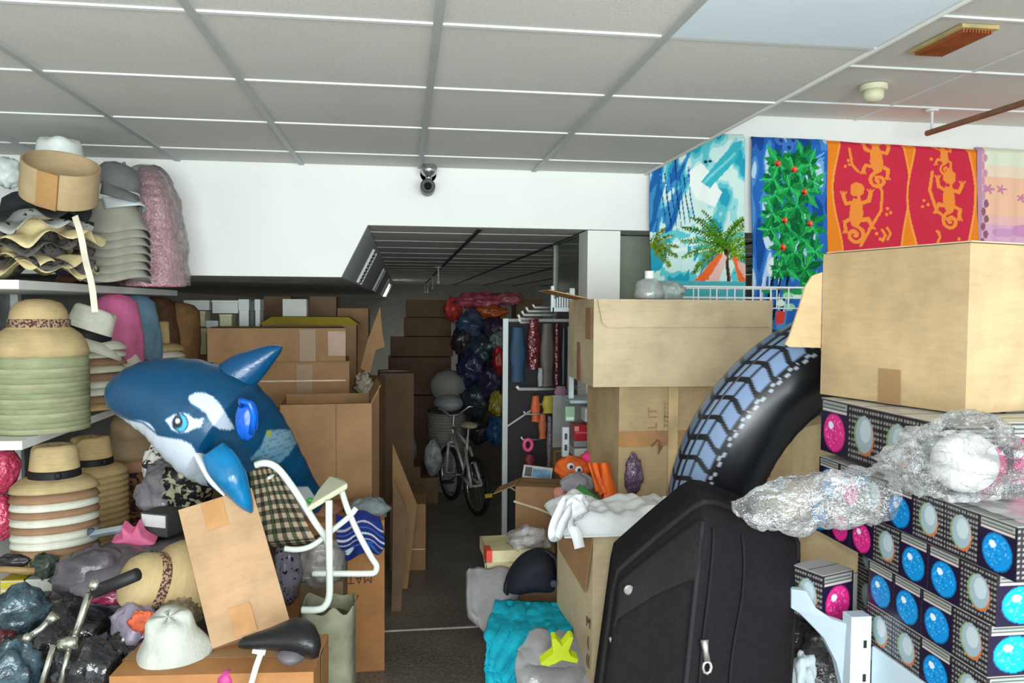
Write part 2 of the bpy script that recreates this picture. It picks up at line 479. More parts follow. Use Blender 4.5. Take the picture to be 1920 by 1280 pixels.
# ---- slotted air vents set across the sloping soffit
def soff(t, y):                        # a point on the sloping face, t from its low edge to its high edge
    return Vector((-.315 + .135 * t, y, ZS + .27 * t))
nrm = Vector((.27, 0, -.135)).normalized()
VB = plain((28, 28, 30), .6)
for i, (ya, L) in enumerate([(5.42, .42), (8.2, .55), (11.2, .7), (13.8, .8)]):
    o0 = soff(.48, ya)
    root = thing('air_vent', ['white slotted air vent on the sloping soffit, nearest the white wall', 'second air vent along the soffit from the white wall',
        'third air vent along the soffit from the white wall', 'farthest air vent along the soffit'][i], 'vent', o0, 0, 'vents along the soffit')
    def q(t, y, d): return soff(t, ya + y) + nrm * (d + .002) - o0
    def slab(g, t1, t2, y1, y2, d1, d2):
        g.loft([[q(t1, y1, d1), q(t2, y1, d1), q(t2, y1, d2), q(t1, y1, d2)], [q(t1, y2, d1), q(t2, y2, d1), q(t2, y2, d2), q(t1, y2, d2)]])
    g = G(); slab(g, .06, .84, 0, L, 0, .006); g.build('back_plate', VB, root)
    g = G(); slab(g, .04, .86, -.02, .03, .0, .016); g.build('frame', WMETAL, root)
    g = G(); slab(g, .04, .86, L - .03, L + .02, .0, .016); g.build('frame', WMETAL, root)
    g = G()
    for k in range(9): slab(g, .08 + .085 * k, .115 + .085 * k, L * .28, L * .86, .004, .014)
    if i: slab(g, .06, .84, L * .3, L * .6, .004, .014)
    g.build('slats', WMETAL, root)
# ---- pale acrylic lighting panel, switched off, in one bay of the main ceiling
root = thing('light_panel', 'pale bluish unlit lighting panel in the ceiling grid near the step', 'light panel', (.988, 1.77, ZC - .0))
G().box(-.288, .288, -.288, .288, -.003, .0035).build('diffuser', plain((226, 240, 250), .5, 0, .4, .01), root)
# ---- pendant sprinklers under the back ceiling
g0 = None
for i, (px, py) in enumerate([(822, 500), (811, 518), (802, 530), (797, 540)]):
    p = PZ(px, py, ZB); lab = ['white sprinkler drop under the back ceiling, nearest of the row', 'second nearest white sprinkler drop of the row',
        'third nearest white sprinkler drop of the row', 'farthest white sprinkler drop of the row'][i]
    if p.y > YE - .5: p = Vector((p.x * (YE - 1) / p.y, YE - 1, ZB))
    if g0 is None:
        g0 = thing('sprinkler', lab, 'sprinkler', p, 0, 'sprinkler drops')
        G().lathe([(0, 0), (.04, 0), (.036, -.012), (0, -.012)], 16).build('ceiling_plate', WMETAL, g0)
        G().tube([(0, 0, -.01), (0, 0, -.15)], .008).build('stem', WMETAL, g0)
        G().sphere((0, 0, -.165), .02, 12).build('head', WMETAL, g0, smooth=True)
    else: dup(g0, p, 0, lab)
# ---- security camera on the white wall
cl = P(803, 345, WY)
root = thing('security_camera', 'small chrome security camera with a dark lens on the white wall', 'camera', (cl.x, WY, cl.z))
CH = plain((170, 172, 172), .22, .85, .5, .03)
G().lathe([(0, .0), (.042, 0), (.042, -.02), (.03, -.035), (0, -.035)], 24, Matrix.Translation((0, 0, .05)) @ Matrix.Rotation(math.radians(90), 4, 'X')).build('wall_plate', CH, root, smooth=False)
G().tube([(0, -.02, .05), (0, -.075, .045), (0, -.085, .005)], .016, 10).build('bracket', CH, root, smooth=True)
G().sphere((0, -.09, .06), (.044, .044, .04), 20).build('dome', CH, root, smooth=True)
G().lathe([(0, -.02), (.034, -.02), (.038, 0), (.038, .05), (.03, .056), (0, .056)], 24, Matrix.Translation((-.006, -.07, -.035)) @ Matrix.Rotation(math.radians(82), 4, 'X')).build('body', plain((96, 98, 100), .35, .4), root, smooth=False)
G().lathe([(0, 0), (.02, 0), (.016, .006), (0, .008)], 20, Matrix.Translation((-.006, -.126, -.028)) @ Matrix.Rotation(math.radians(82), 4, 'X')).build('lens', plain((12, 12, 14), .08), root)
# ---- smoke detector, exit sign and rod under the raised ceiling
p = PZ(1638, 160, ZR)
root = thing('smoke_detector', 'round cream smoke detector on the raised ceiling', 'smoke detector', p)
CRM = plain((224, 222, 190), .5, 0, .4, .02)
G().lathe([(0, 0), (.062, 0), (.062, -.022), (.058, -.026), (0, -.026)], 28).build('base', CRM, root)
G().lathe([(0, -.026), (.048, -.026), (.046, -.06), (.03, -.075), (0, -.077)], 28).build('cap', CRM, root, smooth=True)
a = PZ(1733, 107, ZR - .03); c2 = PZ(1842, 64, ZR - .03)
dx = .12
root = thing('ceiling_grille', 'orange-brown rectangular grille set in the raised ceiling', 'vent', ((a.x + c2.x) / 2, (a.y + c2.y) / 2, ZR - .004))
L = abs(a.y - c2.y); 
def rp(u, v, z): return Vector(((u - .5) * .12, (v - .5) * L, z))
G().box(-.075, .075, -L / 2 - .015, L / 2 + .015, -.01, .004).build('frame', plain((196, 176, 120), .5), root)
g = G()
for k in range(10): g.box(-.06 + k * .0125, -.054 + k * .0125, -L / 2, L / 2, -.022, -.01)
g.build('louvre', plain((170, 92, 46), .5), root)
t = PZ(1748, 205, ZR)
root = thing('curtain_rod', 'brown wooden rod hung from the raised ceiling on a white stem', 'rod', (t.x, t.y, ZR))
G().lathe([(0, 0), (.035, 0), (.03, -.012), (0, -.014)], 18).build('ceiling_plate', WMETAL, root)
zb = P(1748, 245, t.y).z - ZR
G().tube([(0, 0, -.01), (0, 0, zb)], .007).build('stem', WMETAL, root)
e1 = PZ(1738, 250, ZR + zb - .012); e2 = PZ(1935, 188, ZR + zb - .012)
o = Vector((t.x, t.y, ZR))
G().tube([e1 - o, e2 - o], .015, 12).build('pole', plain((136, 92, 70), .5), root, smooth=False)
# ================================================================== cartons
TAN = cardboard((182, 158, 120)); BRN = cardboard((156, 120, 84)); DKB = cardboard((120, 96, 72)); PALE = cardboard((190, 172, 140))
ORB = cardboard((170, 120, 74)); TILT = cardboard((186, 152, 116))
TAPE = plain((150, 120, 84), .45, 0, .35, .05, 4); INK = plain((70, 58, 48), .7, 0, .2, .05)
def carton(label, loc, w, d, h, ang=0, mat=None, anchor='l', tape=True, flaps=(), rot=None, name='cardboard_box', group=None, tw=.03, belly=.004):
    """loc: bottom corner on the viewer's side; box spans x 0..w (or -w..0) and y 0..d in its own frame"""
    mat = mat or TAN
    R = rot if rot is not None else Matrix.Rotation(ang, 4, 'Z')
    root = thing(name, label, 'box', loc, 0, group, R)
    x0, x1 = (0, w) if anchor == 'l' else ((-w, 0) if anchor == 'r' else (-w / 2, w / 2))
    c = Vector(((x0 + x1) / 2, d / 2, h / 2))
    n = 9
    def face(g, fn):                   # a gently bellied panel
        g.grid(fn, n, n)
    open_top = bool(flaps)
    g = G(); b = belly
    def bul(u, v): return b * 16 * u * (1 - u) * v * (1 - v)
    face(g, lambda u, v: (x0 + u * (x1 - x0), -bul(u, v), v * h))
    face(g, lambda u, v: (x0 + u * (x1 - x0), d + bul(u, v), v * h))
    face(g, lambda u, v: (x0 - bul(u, v), u * d, v * h))
    face(g, lambda u, v: (x1 + bul(u, v), u * d, v * h))
    face(g, lambda u, v: (x0 + u * (x1 - x0), v * d, 0))
    zt = h - (.05 if open_top else 0)
    # the two top flaps meet along a seam
    face(g, lambda u, v: (x0 + u * (x1 - x0), v * (d / 2 - .0015), zt + bul(u, v) * .5))
    face(g, lambda u, v: (x0 + u * (x1 - x0), d - v * (d / 2 - .0015), zt + bul(u, v) * .5))
    g.build('carton_body', mat, root, smooth=False)
    if tape and not open_top:
        t = G()
        t.box(x0 - .001, x1 + .001, d / 2 - tw, d / 2 + tw, h + b * .5, h + b * .5 + .0008)
        for xx, s in ((x0 - b - .0012, 1), (x1 + b + .0004, 1)): t.box(xx, xx + .0008, d / 2 - tw, d / 2 + tw, h - .11, h + b * .5)
        t.build('tape', TAPE, root)
    for f in flaps:                    # (side, angle, length): opened flaps
        side, a, L = f[:3]
        fg = G(); T = .004
        if side == 'front': M = Matrix.Translation((x0, 0, h)) @ Matrix.Rotation(a, 4, 'X'); fg.box(0, x1 - x0, -L, 0, 0, T, M)
        if side == 'back': M = Matrix.Translation((x0, d, h)) @ Matrix.Rotation(-a, 4, 'X'); fg.box(0, x1 - x0, 0, L, 0, T, M)
        if side == 'left': M = Matrix.Translation((x0, 0, h)) @ Matrix.Rotation(-a, 4, 'Y'); fg.box(-L, 0, 0, d, 0, T, M)
        if side == 'right': M = Matrix.Translation((x1, 0, h)) @ Matrix.Rotation(a, 4, 'Y'); fg.box(0, L, 0, d, 0, T, M)
        fg.build('flap', mat, root)
    return root
def sidetape(root, x0, x1, y, z0, z1, axis='x', mat=None):
    """a strip of tape on the front face (axis x) or on a side (axis y)"""
    g = G()
    if axis == 'x': g.box(x0, x1, y - .001, y, z0, z1)
    else: g.box(y - .001, y, x0, x1, z0, z1)
    g.build('tape', mat or TAPE, root)
FACE = Matrix.Rotation(math.radians(90), 4, 'X')     # text standing on a front face
def lettering(root, lines, x, y, z, size, rotz=0, mat=None, flip=0, name='printed_text'):
    g = G()
    for i, t in enumerate(lines):
        M = Matrix.Translation((x, y, z - i * size * 1.25)) @ Matrix.Rotation(rotz, 4, 'Z') @ FACE @ Matrix.Rotation(flip, 4, 'Z')
        g.text(t, M, size)
    return g.build(name, mat or INK, root)

# ---- right: the big carton at the top right, near edge at x 1810
A = P(1810, 760, 1.60)
A.z = 1.418
boxA = carton('large tan cardboard box in the right foreground on the boxes of party lights', A, .60, .435, .378, math.radians(14.5), TAN, 'l', tape=False)
sidetape(boxA, .17, .235, -.0045, 0, .085, 'y')
G().box(-.004, .58, -.006, .42, .3795, .3825).build('lid_edge', PALE, boxA)
fl = G()                               # open flap standing off its far end, its outer corner rounded
pts = []
for a in range(0, 10):
    t = math.radians(90 + a * 10); pts.append((-.045 + .05 * math.cos(t), .475, .24 + .05 * math.sin(t)))
fl.prism([(0, .437, .33), (-.03, .441, .32), (-.05, .445, .29), (-.063, .45, .24), (-.09, .455, .16), (-.105, .455, .135), (-.09, .455, .128), (0, .437, .125)], (0, .005, 0))
fl.build('flap', TAN, boxA)

# ---- right: carton C with a shallow lid and the carton D it stands on
cz = P(1115, 722, 3.0)
boxD = carton('tall battered tan carton under the wide lidded carton, faded print on its front', Vector((P(1160, 935, 3.02).x, 3.03, 0)), .40, .42, cz.z - .010, math.radians(4), TAN, 'l', tape=False)
boxC = carton('wide tan cardboard box with a lid flap, lying on the tall battered carton', Vector((P(1112, 722, 2.95).x, 2.95, cz.z - .002)), .71, .5, .335, math.radians(-1), PALE, 'l', tape=False)
G().prism([(.012, -.0065, .335), (.70, -.0065, .335), (.70, -.0065, .232), (.05, -.0065, .228), (.03, -.0065, .245)], (0, -.005, 0)).build('lid_flap', PALE, boxC)
G().box(-.0065, -.0045, .02, .12, .18, .30).build('side_flap', BRN, boxC)
sidetape(boxC, .22, .29, -.0045, .0, .16, 'y', plain((150, 112, 78), .4))
g = G()
for k, (a, c) in enumerate([(.0, .30), (.28, .62)]):
    M = Matrix.Translation((.0, .5, .335)) @ Matrix.Rotation(math.radians(0), 4, 'X')
g.box(-.16, -.003, .10, .40, 0, .004, Matrix.Translation((0, 0, .335)) @ Matrix.Rotation(math.radians(12), 4, 'Y')).build('flap', BRN, boxC)
lettering(boxD, ['ILL IT'], .14, -.006, 1.19, .055, 0, plain((160, 124, 84), .7), math.radians(90))
lettering(boxD, ['7777', '777'], .20, -.006, 1.24, .035, 0, plain((160, 124, 84), .7), math.radians(90))
sidetape(boxD, .0, .30, -.0055, 1.10, 1.16, 'x', plain((166, 122, 76), .4))
sidetape(boxD, .205, .245, -.0065, .80, 1.36, 'x', plain((200, 172, 122), .3))
lettering(boxD, ['\u2191'], .16, -.007, 1.09, .09, 0, plain((120, 84, 52), .7))
lettering(boxD, ['FRAGILE'], .06, -.007, 1.03, .03, 0, plain((160, 124, 84), .7), math.radians(90))

# ---- right: carton behind the party light boxes, with dark print
A = P(1484, 962, 2.9)
boxR = carton('tan carton with slanted dark print, wedged between the swim ring and the party light boxes', Vector((A.x, 2.9, 0.0)), .45, .30, P(1484, 805, 2.9).z, math.radians(35), TAN, 'l', tape=False)
g = G(); M = Matrix.Rotation(math.radians(-90), 4, 'Z') @ FACE
for i, t in enumerate(['Made in', 'China', 'N.W. 12 kg', 'G.W. 14 kg']):
    g.text(t, Matrix.Translation((-.0065, .15, 1.02 - i * .045)) @ M @ Matrix.Rotation(-.5, 4, 'Z'), .045 if i < 2 else .03)
g.build('printed_text', INK, boxR)

# ---- right: carton E carrying the white cloth bag
A = P(1112, 1016, 2.55)
ZE = P(1112, 1005, 2.55).z
boxE = carton('tan carton with a folded-down flap carrying the white cloth bag', Vector((A.x, 2.55, 0)), .34, .36, ZE, math.radians(8), PALE, 'l', tape=False)
lf = G().prism([(-.007, -.02, ZE), (-.007, .33, ZE), (-.012, .30, ZE - .13), (-.012, .03, ZE - .20)], (-.004, 0, 0))
lf.build('flap', BRN, boxE)
lettering(boxE, ['M', '(', '(('], -.0065, .02, ZE - .30, .05, math.radians(-90))

# ---- right aisle: brown carton with a white strap
A = P(1048, 1000, 3.75)
boxS = carton('brown carton with a pale strap across it beside the aisle, near the wire rack', Vector((P(966, 1000, 3.66).x, 3.66, 0)), .22, .20, P(1000, 905, 3.72).z, math.radians(-18), BRN, 'l', tape=False)
h = P(1000, 905, 3.72).z
g = G(); g.tube([(-.006, -.008, h - .07), (.11, -.010, h - .10), (.225, -.008, h - .14)], .006, 6)
g.build('strap', plain((206, 192, 160), .5), boxS)
G().box(-.12, -.002, .02, .18, 0, .004, Matrix.Translation((0, 0, h)) @ Matrix.Rotation(math.radians(-24), 4, 'Y')).build('flap', BRN, boxS)

# ---- left: tall orange-brown carton on the floor
B = PZ(721, 1256, 0)
ht = P(718, 975, B.y).z
boxT = carton('tall orange-brown carton on the floor beside the aisle, upside-down print', B, .46, .42, ht, math.radians(2), ORB, 'r', tape=False)
lettering(boxT, ['MATT'], -.125, -.0065, ht - .26, .055, 0, plain((84, 56, 34), .7), math.radians(180))
g = G(); tp = [(-.205, ht - .335), (-.115, ht - .335), (-.16, ht - .42)]
g.tube([(x, -.0055, z) for x, z in tp], .003, 6, closed=True); g.build('printed_triangle', INK, boxT)
# big brown carton behind it, on a lower one
lowz = .60
boxL = carton('low brown carton on the floor under the big brown carton', Vector((P(700, 960, 4.02).x, 4.06, 0)), .46, .42, lowz, math.radians(3), DKB, 'r', tape=True)
tz = P(697, 757, 4.0).z
boxB = carton('big reddish-brown carton behind the folding chair, near the orca tail', Vector((P(697, 760, 4.0).x, 4.0, lowz + .003)), .44, .44, tz - lowz, math.radians(4), BRN, 'r', tape=False,
              flaps=(('back', .35, .12), ('right', -1.1, .10)))
G().box(-.175, -.172, -.0066, -.0054, .0, tz - lowz).build('seam', DKB, boxB)
# stacked cartons behind
Y = 4.75
z1 = P(640, 762, Y).z; z2 = P(640, 676, Y).z; z3 = P(640, 614, Y).z
xr = P(655, 700, Y).x
bs0 = carton('deep carton at the bottom of the stack behind the orca', Vector((xr, Y, 0)), .78, .5, z1 - .003, math.radians(4), DKB, 'r')
bs1 = carton('taped brown carton in the middle of the stack behind the orca', Vector((xr, Y, z1)), .76, .48, z2 - z1 - .003, math.radians(4), BRN, 'r', flaps=())
sidetape(bs1, -.30, -.21, -.0055, .0, z2 - z1 - .02)
G().box(-.70, -.02, -.0075, -.0055, (z2 - z1) * .56, (z2 - z1) * .56 + .008).build('strap', plain((206, 186, 148), .4), bs1)
bs2 = carton('brown carton on top of the stack behind the orca fin', Vector((xr - .02, Y - .02, z2)), .76, .48, z3 - z2 - .003, math.radians(6), BRN, 'r')
sidetape(bs2, -.26, -.17, -.0055, .0, z3 - z2 - .01)
G().box(-.10, .0, -.0075, -.0055, .03, z3 - z2 - .02).build('tape', plain((150, 108, 70), .4), bs2)
# olive topped carton and torn open carton to its right
Y = 5.35
zt = P(560, 594, Y).z
ol = carton('carton with a yellow-olive lid behind the stack by the orca fin', Vector((P(668, 600, Y).x, Y, 0)), .60, .40, zt - .05, math.radians(2), BRN, 'r', tape=False)
g = G(); g.loft([[(-.62, -.02, zt - .05), (.02, -.02, zt - .05), (.02, .42, zt - .05), (-.62, .42, zt - .05)], [(-.54, .02, zt + .0), (-.05, .02, zt), (-.05, .38, zt), (-.54, .38, zt)]])
g.build('lid', plain((156, 138, 44), .7, 0, .3, .12, 5), ol)
wb = P(552, 594, 5.45)
carton('small white box standing on the olive lid', Vector((wb.x - .08, 5.48, zt + .002)), .155, .12, .115, 0, plain((214, 216, 204), .6, 0, .3, .03), 'l', tape=False, name='white_box')
Y = 5.0
to = carton('torn open carton with a raised pointed flap beside the dark aisle', Vector((P(668, 760, Y).x + .01, Y, 0)), .13, .5, P(690, 716, Y).z, math.radians(-3), BRN, 'l', tape=False)
g = G()
def lp(px, py, y): return P(px, py, y) - Vector((P(668, 760, 5.0).x + .01, 5.0, 0))
g.prism([lp(676, 690, 5.0), lp(688, 640, 5.03), lp(712, 574, 5.06), lp(716, 622, 5.05), lp(721, 650, 5.05), lp(704, 656, 5.03), lp(694, 700, 5.0)], (.0, .006, 0))
g.build('raised_flap', BRN, to)
g = G(); g.blob(lp(682, 722, 4.97), (.05, .04, .07), 3, .5, 3); g.build('torn_liner', plain((150, 138, 118), .5, 0, .4, .2, 20), to, smooth=True)
# dark cartons between
Y = 5.9
for i, (x0, x1, yt, yb, mt, lb) in enumerate([(495, 545, 556, 606, DKB, 'dark brown box left of the small white box under the low soffit'), (580, 630, 556, 600, DKB, 'dark brown box right of the small white box under the low soffit'),
                                 (632, 690, 578, 640, BRN, 'brown box under the low soffit behind the raised pointed flap')]):
    pa = P(x0, yb, Y); pb = P(x1, yt, Y)
    carton(lb, Vector((pa.x, Y + .02 * i, 0)), pb.x - pa.x, .34, pb.z, 0, mt, 'l')
# leaning flattened cartons and a small carton by the aisle
B = PZ(798, 1068, 0)
sm = carton('small brown carton on the floor at the aisle edge, thin white strap', Vector((B.x, B.y, 0)), .22, .3, P(790, 945, B.y).z, math.radians(-4), BRN, 'r', tape=False)
G().box(-.2, -.002, -.0075, -.0055, .13, .137).build('strap', plain((200, 196, 186), .4), sm)
Y = 4.62
for i, (a, b2, c, d2, lb) in enumerate([((736, 830), (782, 945), (764, 1065), (735, 1065), 'flattened carton leaning beside the big reddish-brown carton'),
                                       ((738, 900), (762, 955), (752, 1085), (734, 1085), 'narrower flattened carton leaning in front of the other flattened carton')]):
    yy = Y - .34 * i
    g = G(); pts = [P(*q, yy + k) for q, k in ((a, .12), (b2, .10), (c, 0), (d2, 0))]
    zf = [max(p.z, 0.0) for p in pts]
    pts[2].z = 0; pts[3].z = 0
    g.prism(pts, (.0, .02, 0))
    tag(g.build('flattened_carton', DKB if i else BRN), lb, 'box')
# dark stack far down the aisle
Y = 8.6
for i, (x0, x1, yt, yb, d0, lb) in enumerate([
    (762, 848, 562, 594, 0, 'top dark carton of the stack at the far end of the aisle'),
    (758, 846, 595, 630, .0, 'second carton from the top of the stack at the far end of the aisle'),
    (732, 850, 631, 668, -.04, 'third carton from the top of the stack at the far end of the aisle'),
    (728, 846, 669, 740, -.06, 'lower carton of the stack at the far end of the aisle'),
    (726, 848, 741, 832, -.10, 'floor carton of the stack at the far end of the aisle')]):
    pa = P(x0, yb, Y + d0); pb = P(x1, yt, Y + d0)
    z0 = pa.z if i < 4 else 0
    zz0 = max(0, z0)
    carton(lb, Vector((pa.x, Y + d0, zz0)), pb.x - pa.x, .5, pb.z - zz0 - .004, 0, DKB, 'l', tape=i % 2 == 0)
Y = 6.4
carton('dark brown carton low in the aisle left of the grey bucket', Vector((P(712, 800, Y).x, Y, 0)), .27, .4, P(740, 700, Y).z, math.radians(4), DKB, 'l')
# ---- left foreground: the carton tilted on the pile
p0 = P(398, 1216, 2.42); p1 = P(543, 1162, 2.48); p2 = P(316, 962, 2.62); p3 = P(446, 914, 2.70)
ex = (p1 - p0); w = ex.length; ex.normalize(); ez = (p2 - p0); hgt = ez.length
ez = (ez - ex * ez.dot(ex)).normalized(); ey = ez.cross(ex)
Rm = Matrix((ex, ey, ez)).transposed().to_4x4()
tb = carton('tan cardboard box tilted on the left pile in front of the orca', p0, w, .17, hgt, 0, TILT, 'l', tape=False, rot=Rm)
sidetape(tb, w * .30, w * .58, -.0045, hgt - .095, hgt - .004, 'x', plain((186, 138, 88), .3)); sidetape(tb, w * .30, w * .58, -.0045, .005, .095, 'x', plain((186, 138, 88), .3))
# and the carton under it
A = P(205, 1292, 2.30)
cu = carton('low brown carton in the left foreground under the bucket hat', Vector((A.x, 2.30, 0)), .56, .26, P(300, 1240, 2.38).z, math.radians(-4), ORB, 'l')
# ================================================================== right-hand goods
# ---- swim ring printed like a car tyre
TY = 2.46
n0 = (-FW * math.cos(.53) + (RT * .707 - UP * .707) * math.sin(.53)).normalized()
tc = P(1556, 892, TY); TR, Tr = .462, .138
e1 = n0.cross(Vector((0, 0, 1))).normalized(); e2 = n0.cross(e1).normalized()
if e2.z < 0: e2 = -e2
Rm = Matrix((e1, e2, e1.cross(e2))).transposed().to_4x4()
root = thing('swim_ring', 'large black inflatable swim ring printed with a grey-blue tyre tread', 'swim ring', tc, 0, None, Rm)
sgn = 1 if e1.cross(e2).dot(n0) > 0 else -1
NU, NV = 900, 110
def tcol(u, v):
    a = (v * 360 + 180) % 360 - 180    # 0 = outermost, +90 toward the viewer's side
    BK, BL = (17, 18, 22), (118, 140, 172)
    if abs(a) > 50: return BK
    def blk(a0, a1, sl, ph):
        if not a0 < a < a1: return False
        t = (u * 54 + sl * (a - a0) / (a1 - a0) + ph) % 1
        return t < .74
    if blk(15, 36, .35, 0) or blk(-9, 10, -.35, .4): return BL
    if blk(-36, -15, .3, .2): return (96, 116, 146)
    e_ = 41 + 1.6 * math.sin(u * 54 * 12.566)
    if abs(a - e_) < 1.3 and (u * 54) % 1 < .8: return (160, 172, 186)
    return BK
def tpos(u, v):
    a = 2 * math.pi * u; b = 2 * math.pi * v
    puck = 1 + .006 * math.sin(a * 46) * max(0, -math.cos(b))
    rr = Tr * puck
    return Vector(((TR + rr * math.cos(b)) * math.cos(a), (TR + rr * math.cos(b)) * math.sin(a), sgn * rr * math.sin(b)))
G().grid(tpos, NU, NV, True, True, tcol).build('ring_body', paint(.32, .5, .06, 6), root, smooth=True)
G().grid(lambda u, v: tpos(u, 0) * 1.0 + Vector((math.cos(2 * math.pi * u), math.sin(2 * math.pi * u), 0)) * (.003 * math.cos(2 * math.pi * v)) + Vector((0, 0, .004 * math.sin(2 * math.pi * v))), 200, 6, True, True).build('weld_seam', plain((20, 20, 24), .35), root, smooth=True)
carton('tan carton on the floor under the black swim ring, behind the black suitcase', (1.02, 2.44, 0), .40, .34, tc.z - (TR * (1 - n0.z ** 2) ** .5 + Tr) - .004, 0, TAN, 'l')

# ---- black suitcase leaning in the foreground
SB = plain((26, 23, 26), .85, 0, .2, .14, 60, .5, 420)
SB2 = plain((30, 27, 29), .8, 0, .25, .1, 30, .4, 300)
zb = .42
sp = lambda px, py, y: P(px, py, y)
top = [(1158, 1100, 1.86), (1165, 1068, 1.85), (1240, 1003, 1.80), (1306, 950, 1.74), (1328, 938, 1.72), (1350, 940, 1.74), (1425, 968, 1.82), (1496, 1000, 1.90), (1505, 1016, 1.91)]
bot = [(1128, 1330, 1.80), (1128, 1332, 1.80), (1196, 1332, 1.74), (1262, 1332, 1.68), (1290, 1332, 1.665), (1320, 1332, 1.68), (1400, 1332, 1.76), (1478, 1332, 1.84), (1484, 1332, 1.85)]
tf = [sp(*q) for q in top]; bf = []
for q, t in zip(bot, tf):
    p = sp(*q); d = p - t; bf.append(t + d * ((t.z - zb) / (t.z - p.z)))
o0 = Vector((sum(p.x for p in bf) / 9, 1.86, zb))
root = thing('suitcase', 'big black fabric suitcase standing in the right foreground, zip along its front', 'suitcase', o0)
back = Vector((.04, .22, .0))
def sfront(u, v):
    k = u * 8; i = min(7, int(k)); t = k - i
    a = tf[i].lerp(tf[i + 1], t); b = bf[i].lerp(bf[i + 1], t)
    return b.lerp(a, v) - o0
def scase(u, v):                       # v 0..1: front skin, bulging; wraps round to the back
    p = sfront(min(1, max(0, u)), min(1, max(0, v)))
    return p
g = G(); NUs, NVs = 33, 22
fr = [[sfront(i / (NUs - 1), j / (NVs - 1)) for i in range(NUs)] for j in range(NVs)]
def soft(p, i, j):                     # padded front: the middle swells, rim drawn back
    u, v = i / (NUs - 1), j / (NVs - 1)
    s = min(1, min(u, 1 - u) * 9) * min(1, (1 - v) * 9)
    s = s ** .5
    return p + Vector((.0, .028, -.012)) * (1 - s) + Vector((0, -.010, 0)) * s * noise.noise(Vector((u * 3, v * 4, 1)))
vs = [soft(fr[j][i], i, j) for j in range(NVs) for i in range(NUs)]
vb = [fr[j][i] + back for j in range(NVs) for i in range(NUs)]
fs = []; n = NUs * NVs
for j in range(NVs - 1):
    for i in range(NUs - 1):
        a = j * NUs + i; fs.append((a, a + 1, a + 1 + NUs, a + NUs)); fs.append((n + a, n + a + NUs, n + a + 1 + NUs, n + a + 1))
rim = [j * NUs for j in range(NVs)] + [(NVs - 1) * NUs + i for i in range(1, NUs)] + [j * NUs + NUs - 1 for j in range(NVs - 2, -1, -1)] + [i for i in range(NUs - 2, 0, -1)]
for a, b in zip(rim, rim[1:] + rim[:1]): fs.append((a, b, b + n, a + n))
g.add(vs + vb, fs); g.build("case_body", SB, root, smooth=True)
# piping round the rim, ridge piping, top flap, zip, badge
G().tube([soft(fr[j][0], 0, j) + Vector((-.003, -.002, 0)) for j in range(NVs)] + [soft(fr[-1][i], i, NVs - 1) + Vector((0, -.002, .003)) for i in range(1, NUs)]
         + [soft(fr[j][-1], NUs - 1, j) + Vector((.003, -.002, 0)) for j in range(NVs - 2, -1, -1)], .007, 8).build('piping', SB2, root, smooth=True)
G().tube([sfront(.45, v / 20) + Vector((0, -.006, 0)) for v in range(20)], .006, 8).build('ridge_piping', plain((38, 35, 38), .85, 0, .2), root, smooth=True)
def son(u, v, off=.004): 
    return soft(sfront(u, v), u * (NUs - 1), v * (NVs - 1)) + Vector((-.001, -off, 0))
fl = G()
def flapf(u, v):                       # pocket flap across the upper left of the front
    uu = .02 + .42 * u; v0 = .965; v1 = .80 - .02 * u + .02 * math.sin(u * 3)
    return son(uu, v0 + (v1 - v0) * v, .012 + .004 * math.sin(v * 3.14))
fl.grid(flapf, 24, 12); fl.build('pocket_flap', SB2, root, smooth=True, solid=.006)
p = son(.155, .905, .022)
G().lathe([(0, 0), (.012, 0), (.012, .002), (.008, .004), (0, .004)], 20, Matrix.Translation(p) @ Matrix.Rotation(math.radians(90), 4, 'X')).build('round_badge', plain((120, 116, 112), .45, .3), root)
for uu, nm in ((.575, 'zip'), (.70, 'zip')):
    G().tube([son(uu + .01 * math.sin(v * .4), v / 24 * .93, .006) for v in range(25)], .004, 6).build(nm, plain((30, 28, 31), .85, 0, .15), root, smooth=True)
p = son(.575, .60, .014)
g = G(); g.tube([p + Vector((0, 0, .012)), p + Vector((.002, -.003, -.012)), p + Vector((.006, -.003, -.034))], [.010, .007, .008], 8)
g.build('zip_pull', plain((190, 188, 182), .3, .8, .5, .03), root, smooth=True)
g = G(); q = p + Vector((.006, -.004, -.036)); g.tube([q + Vector((.010 * math.sin(a * .785), 0, -.014 - .014 * math.cos(a * .785))) for a in range(8)], .004, 6, True)
g.build('zip_ring', plain((200, 198, 190), .3, .8, .5, .03), root, smooth=True)
p = son(.03, .79, .012)
for k in range(2):
    G().tube([p + Vector((.004 * math.sin(i), -.003, -.045 * k - .012 * i)) for i in range(4)], .007, 6).build('zip_pull', plain((150, 148, 146), .35, .7), root, smooth=True)
carton('tan carton under the black suitcase', (o0.x - .22, 1.70, 0), .48, .42, zb - .004, 0, TAN, 'l')

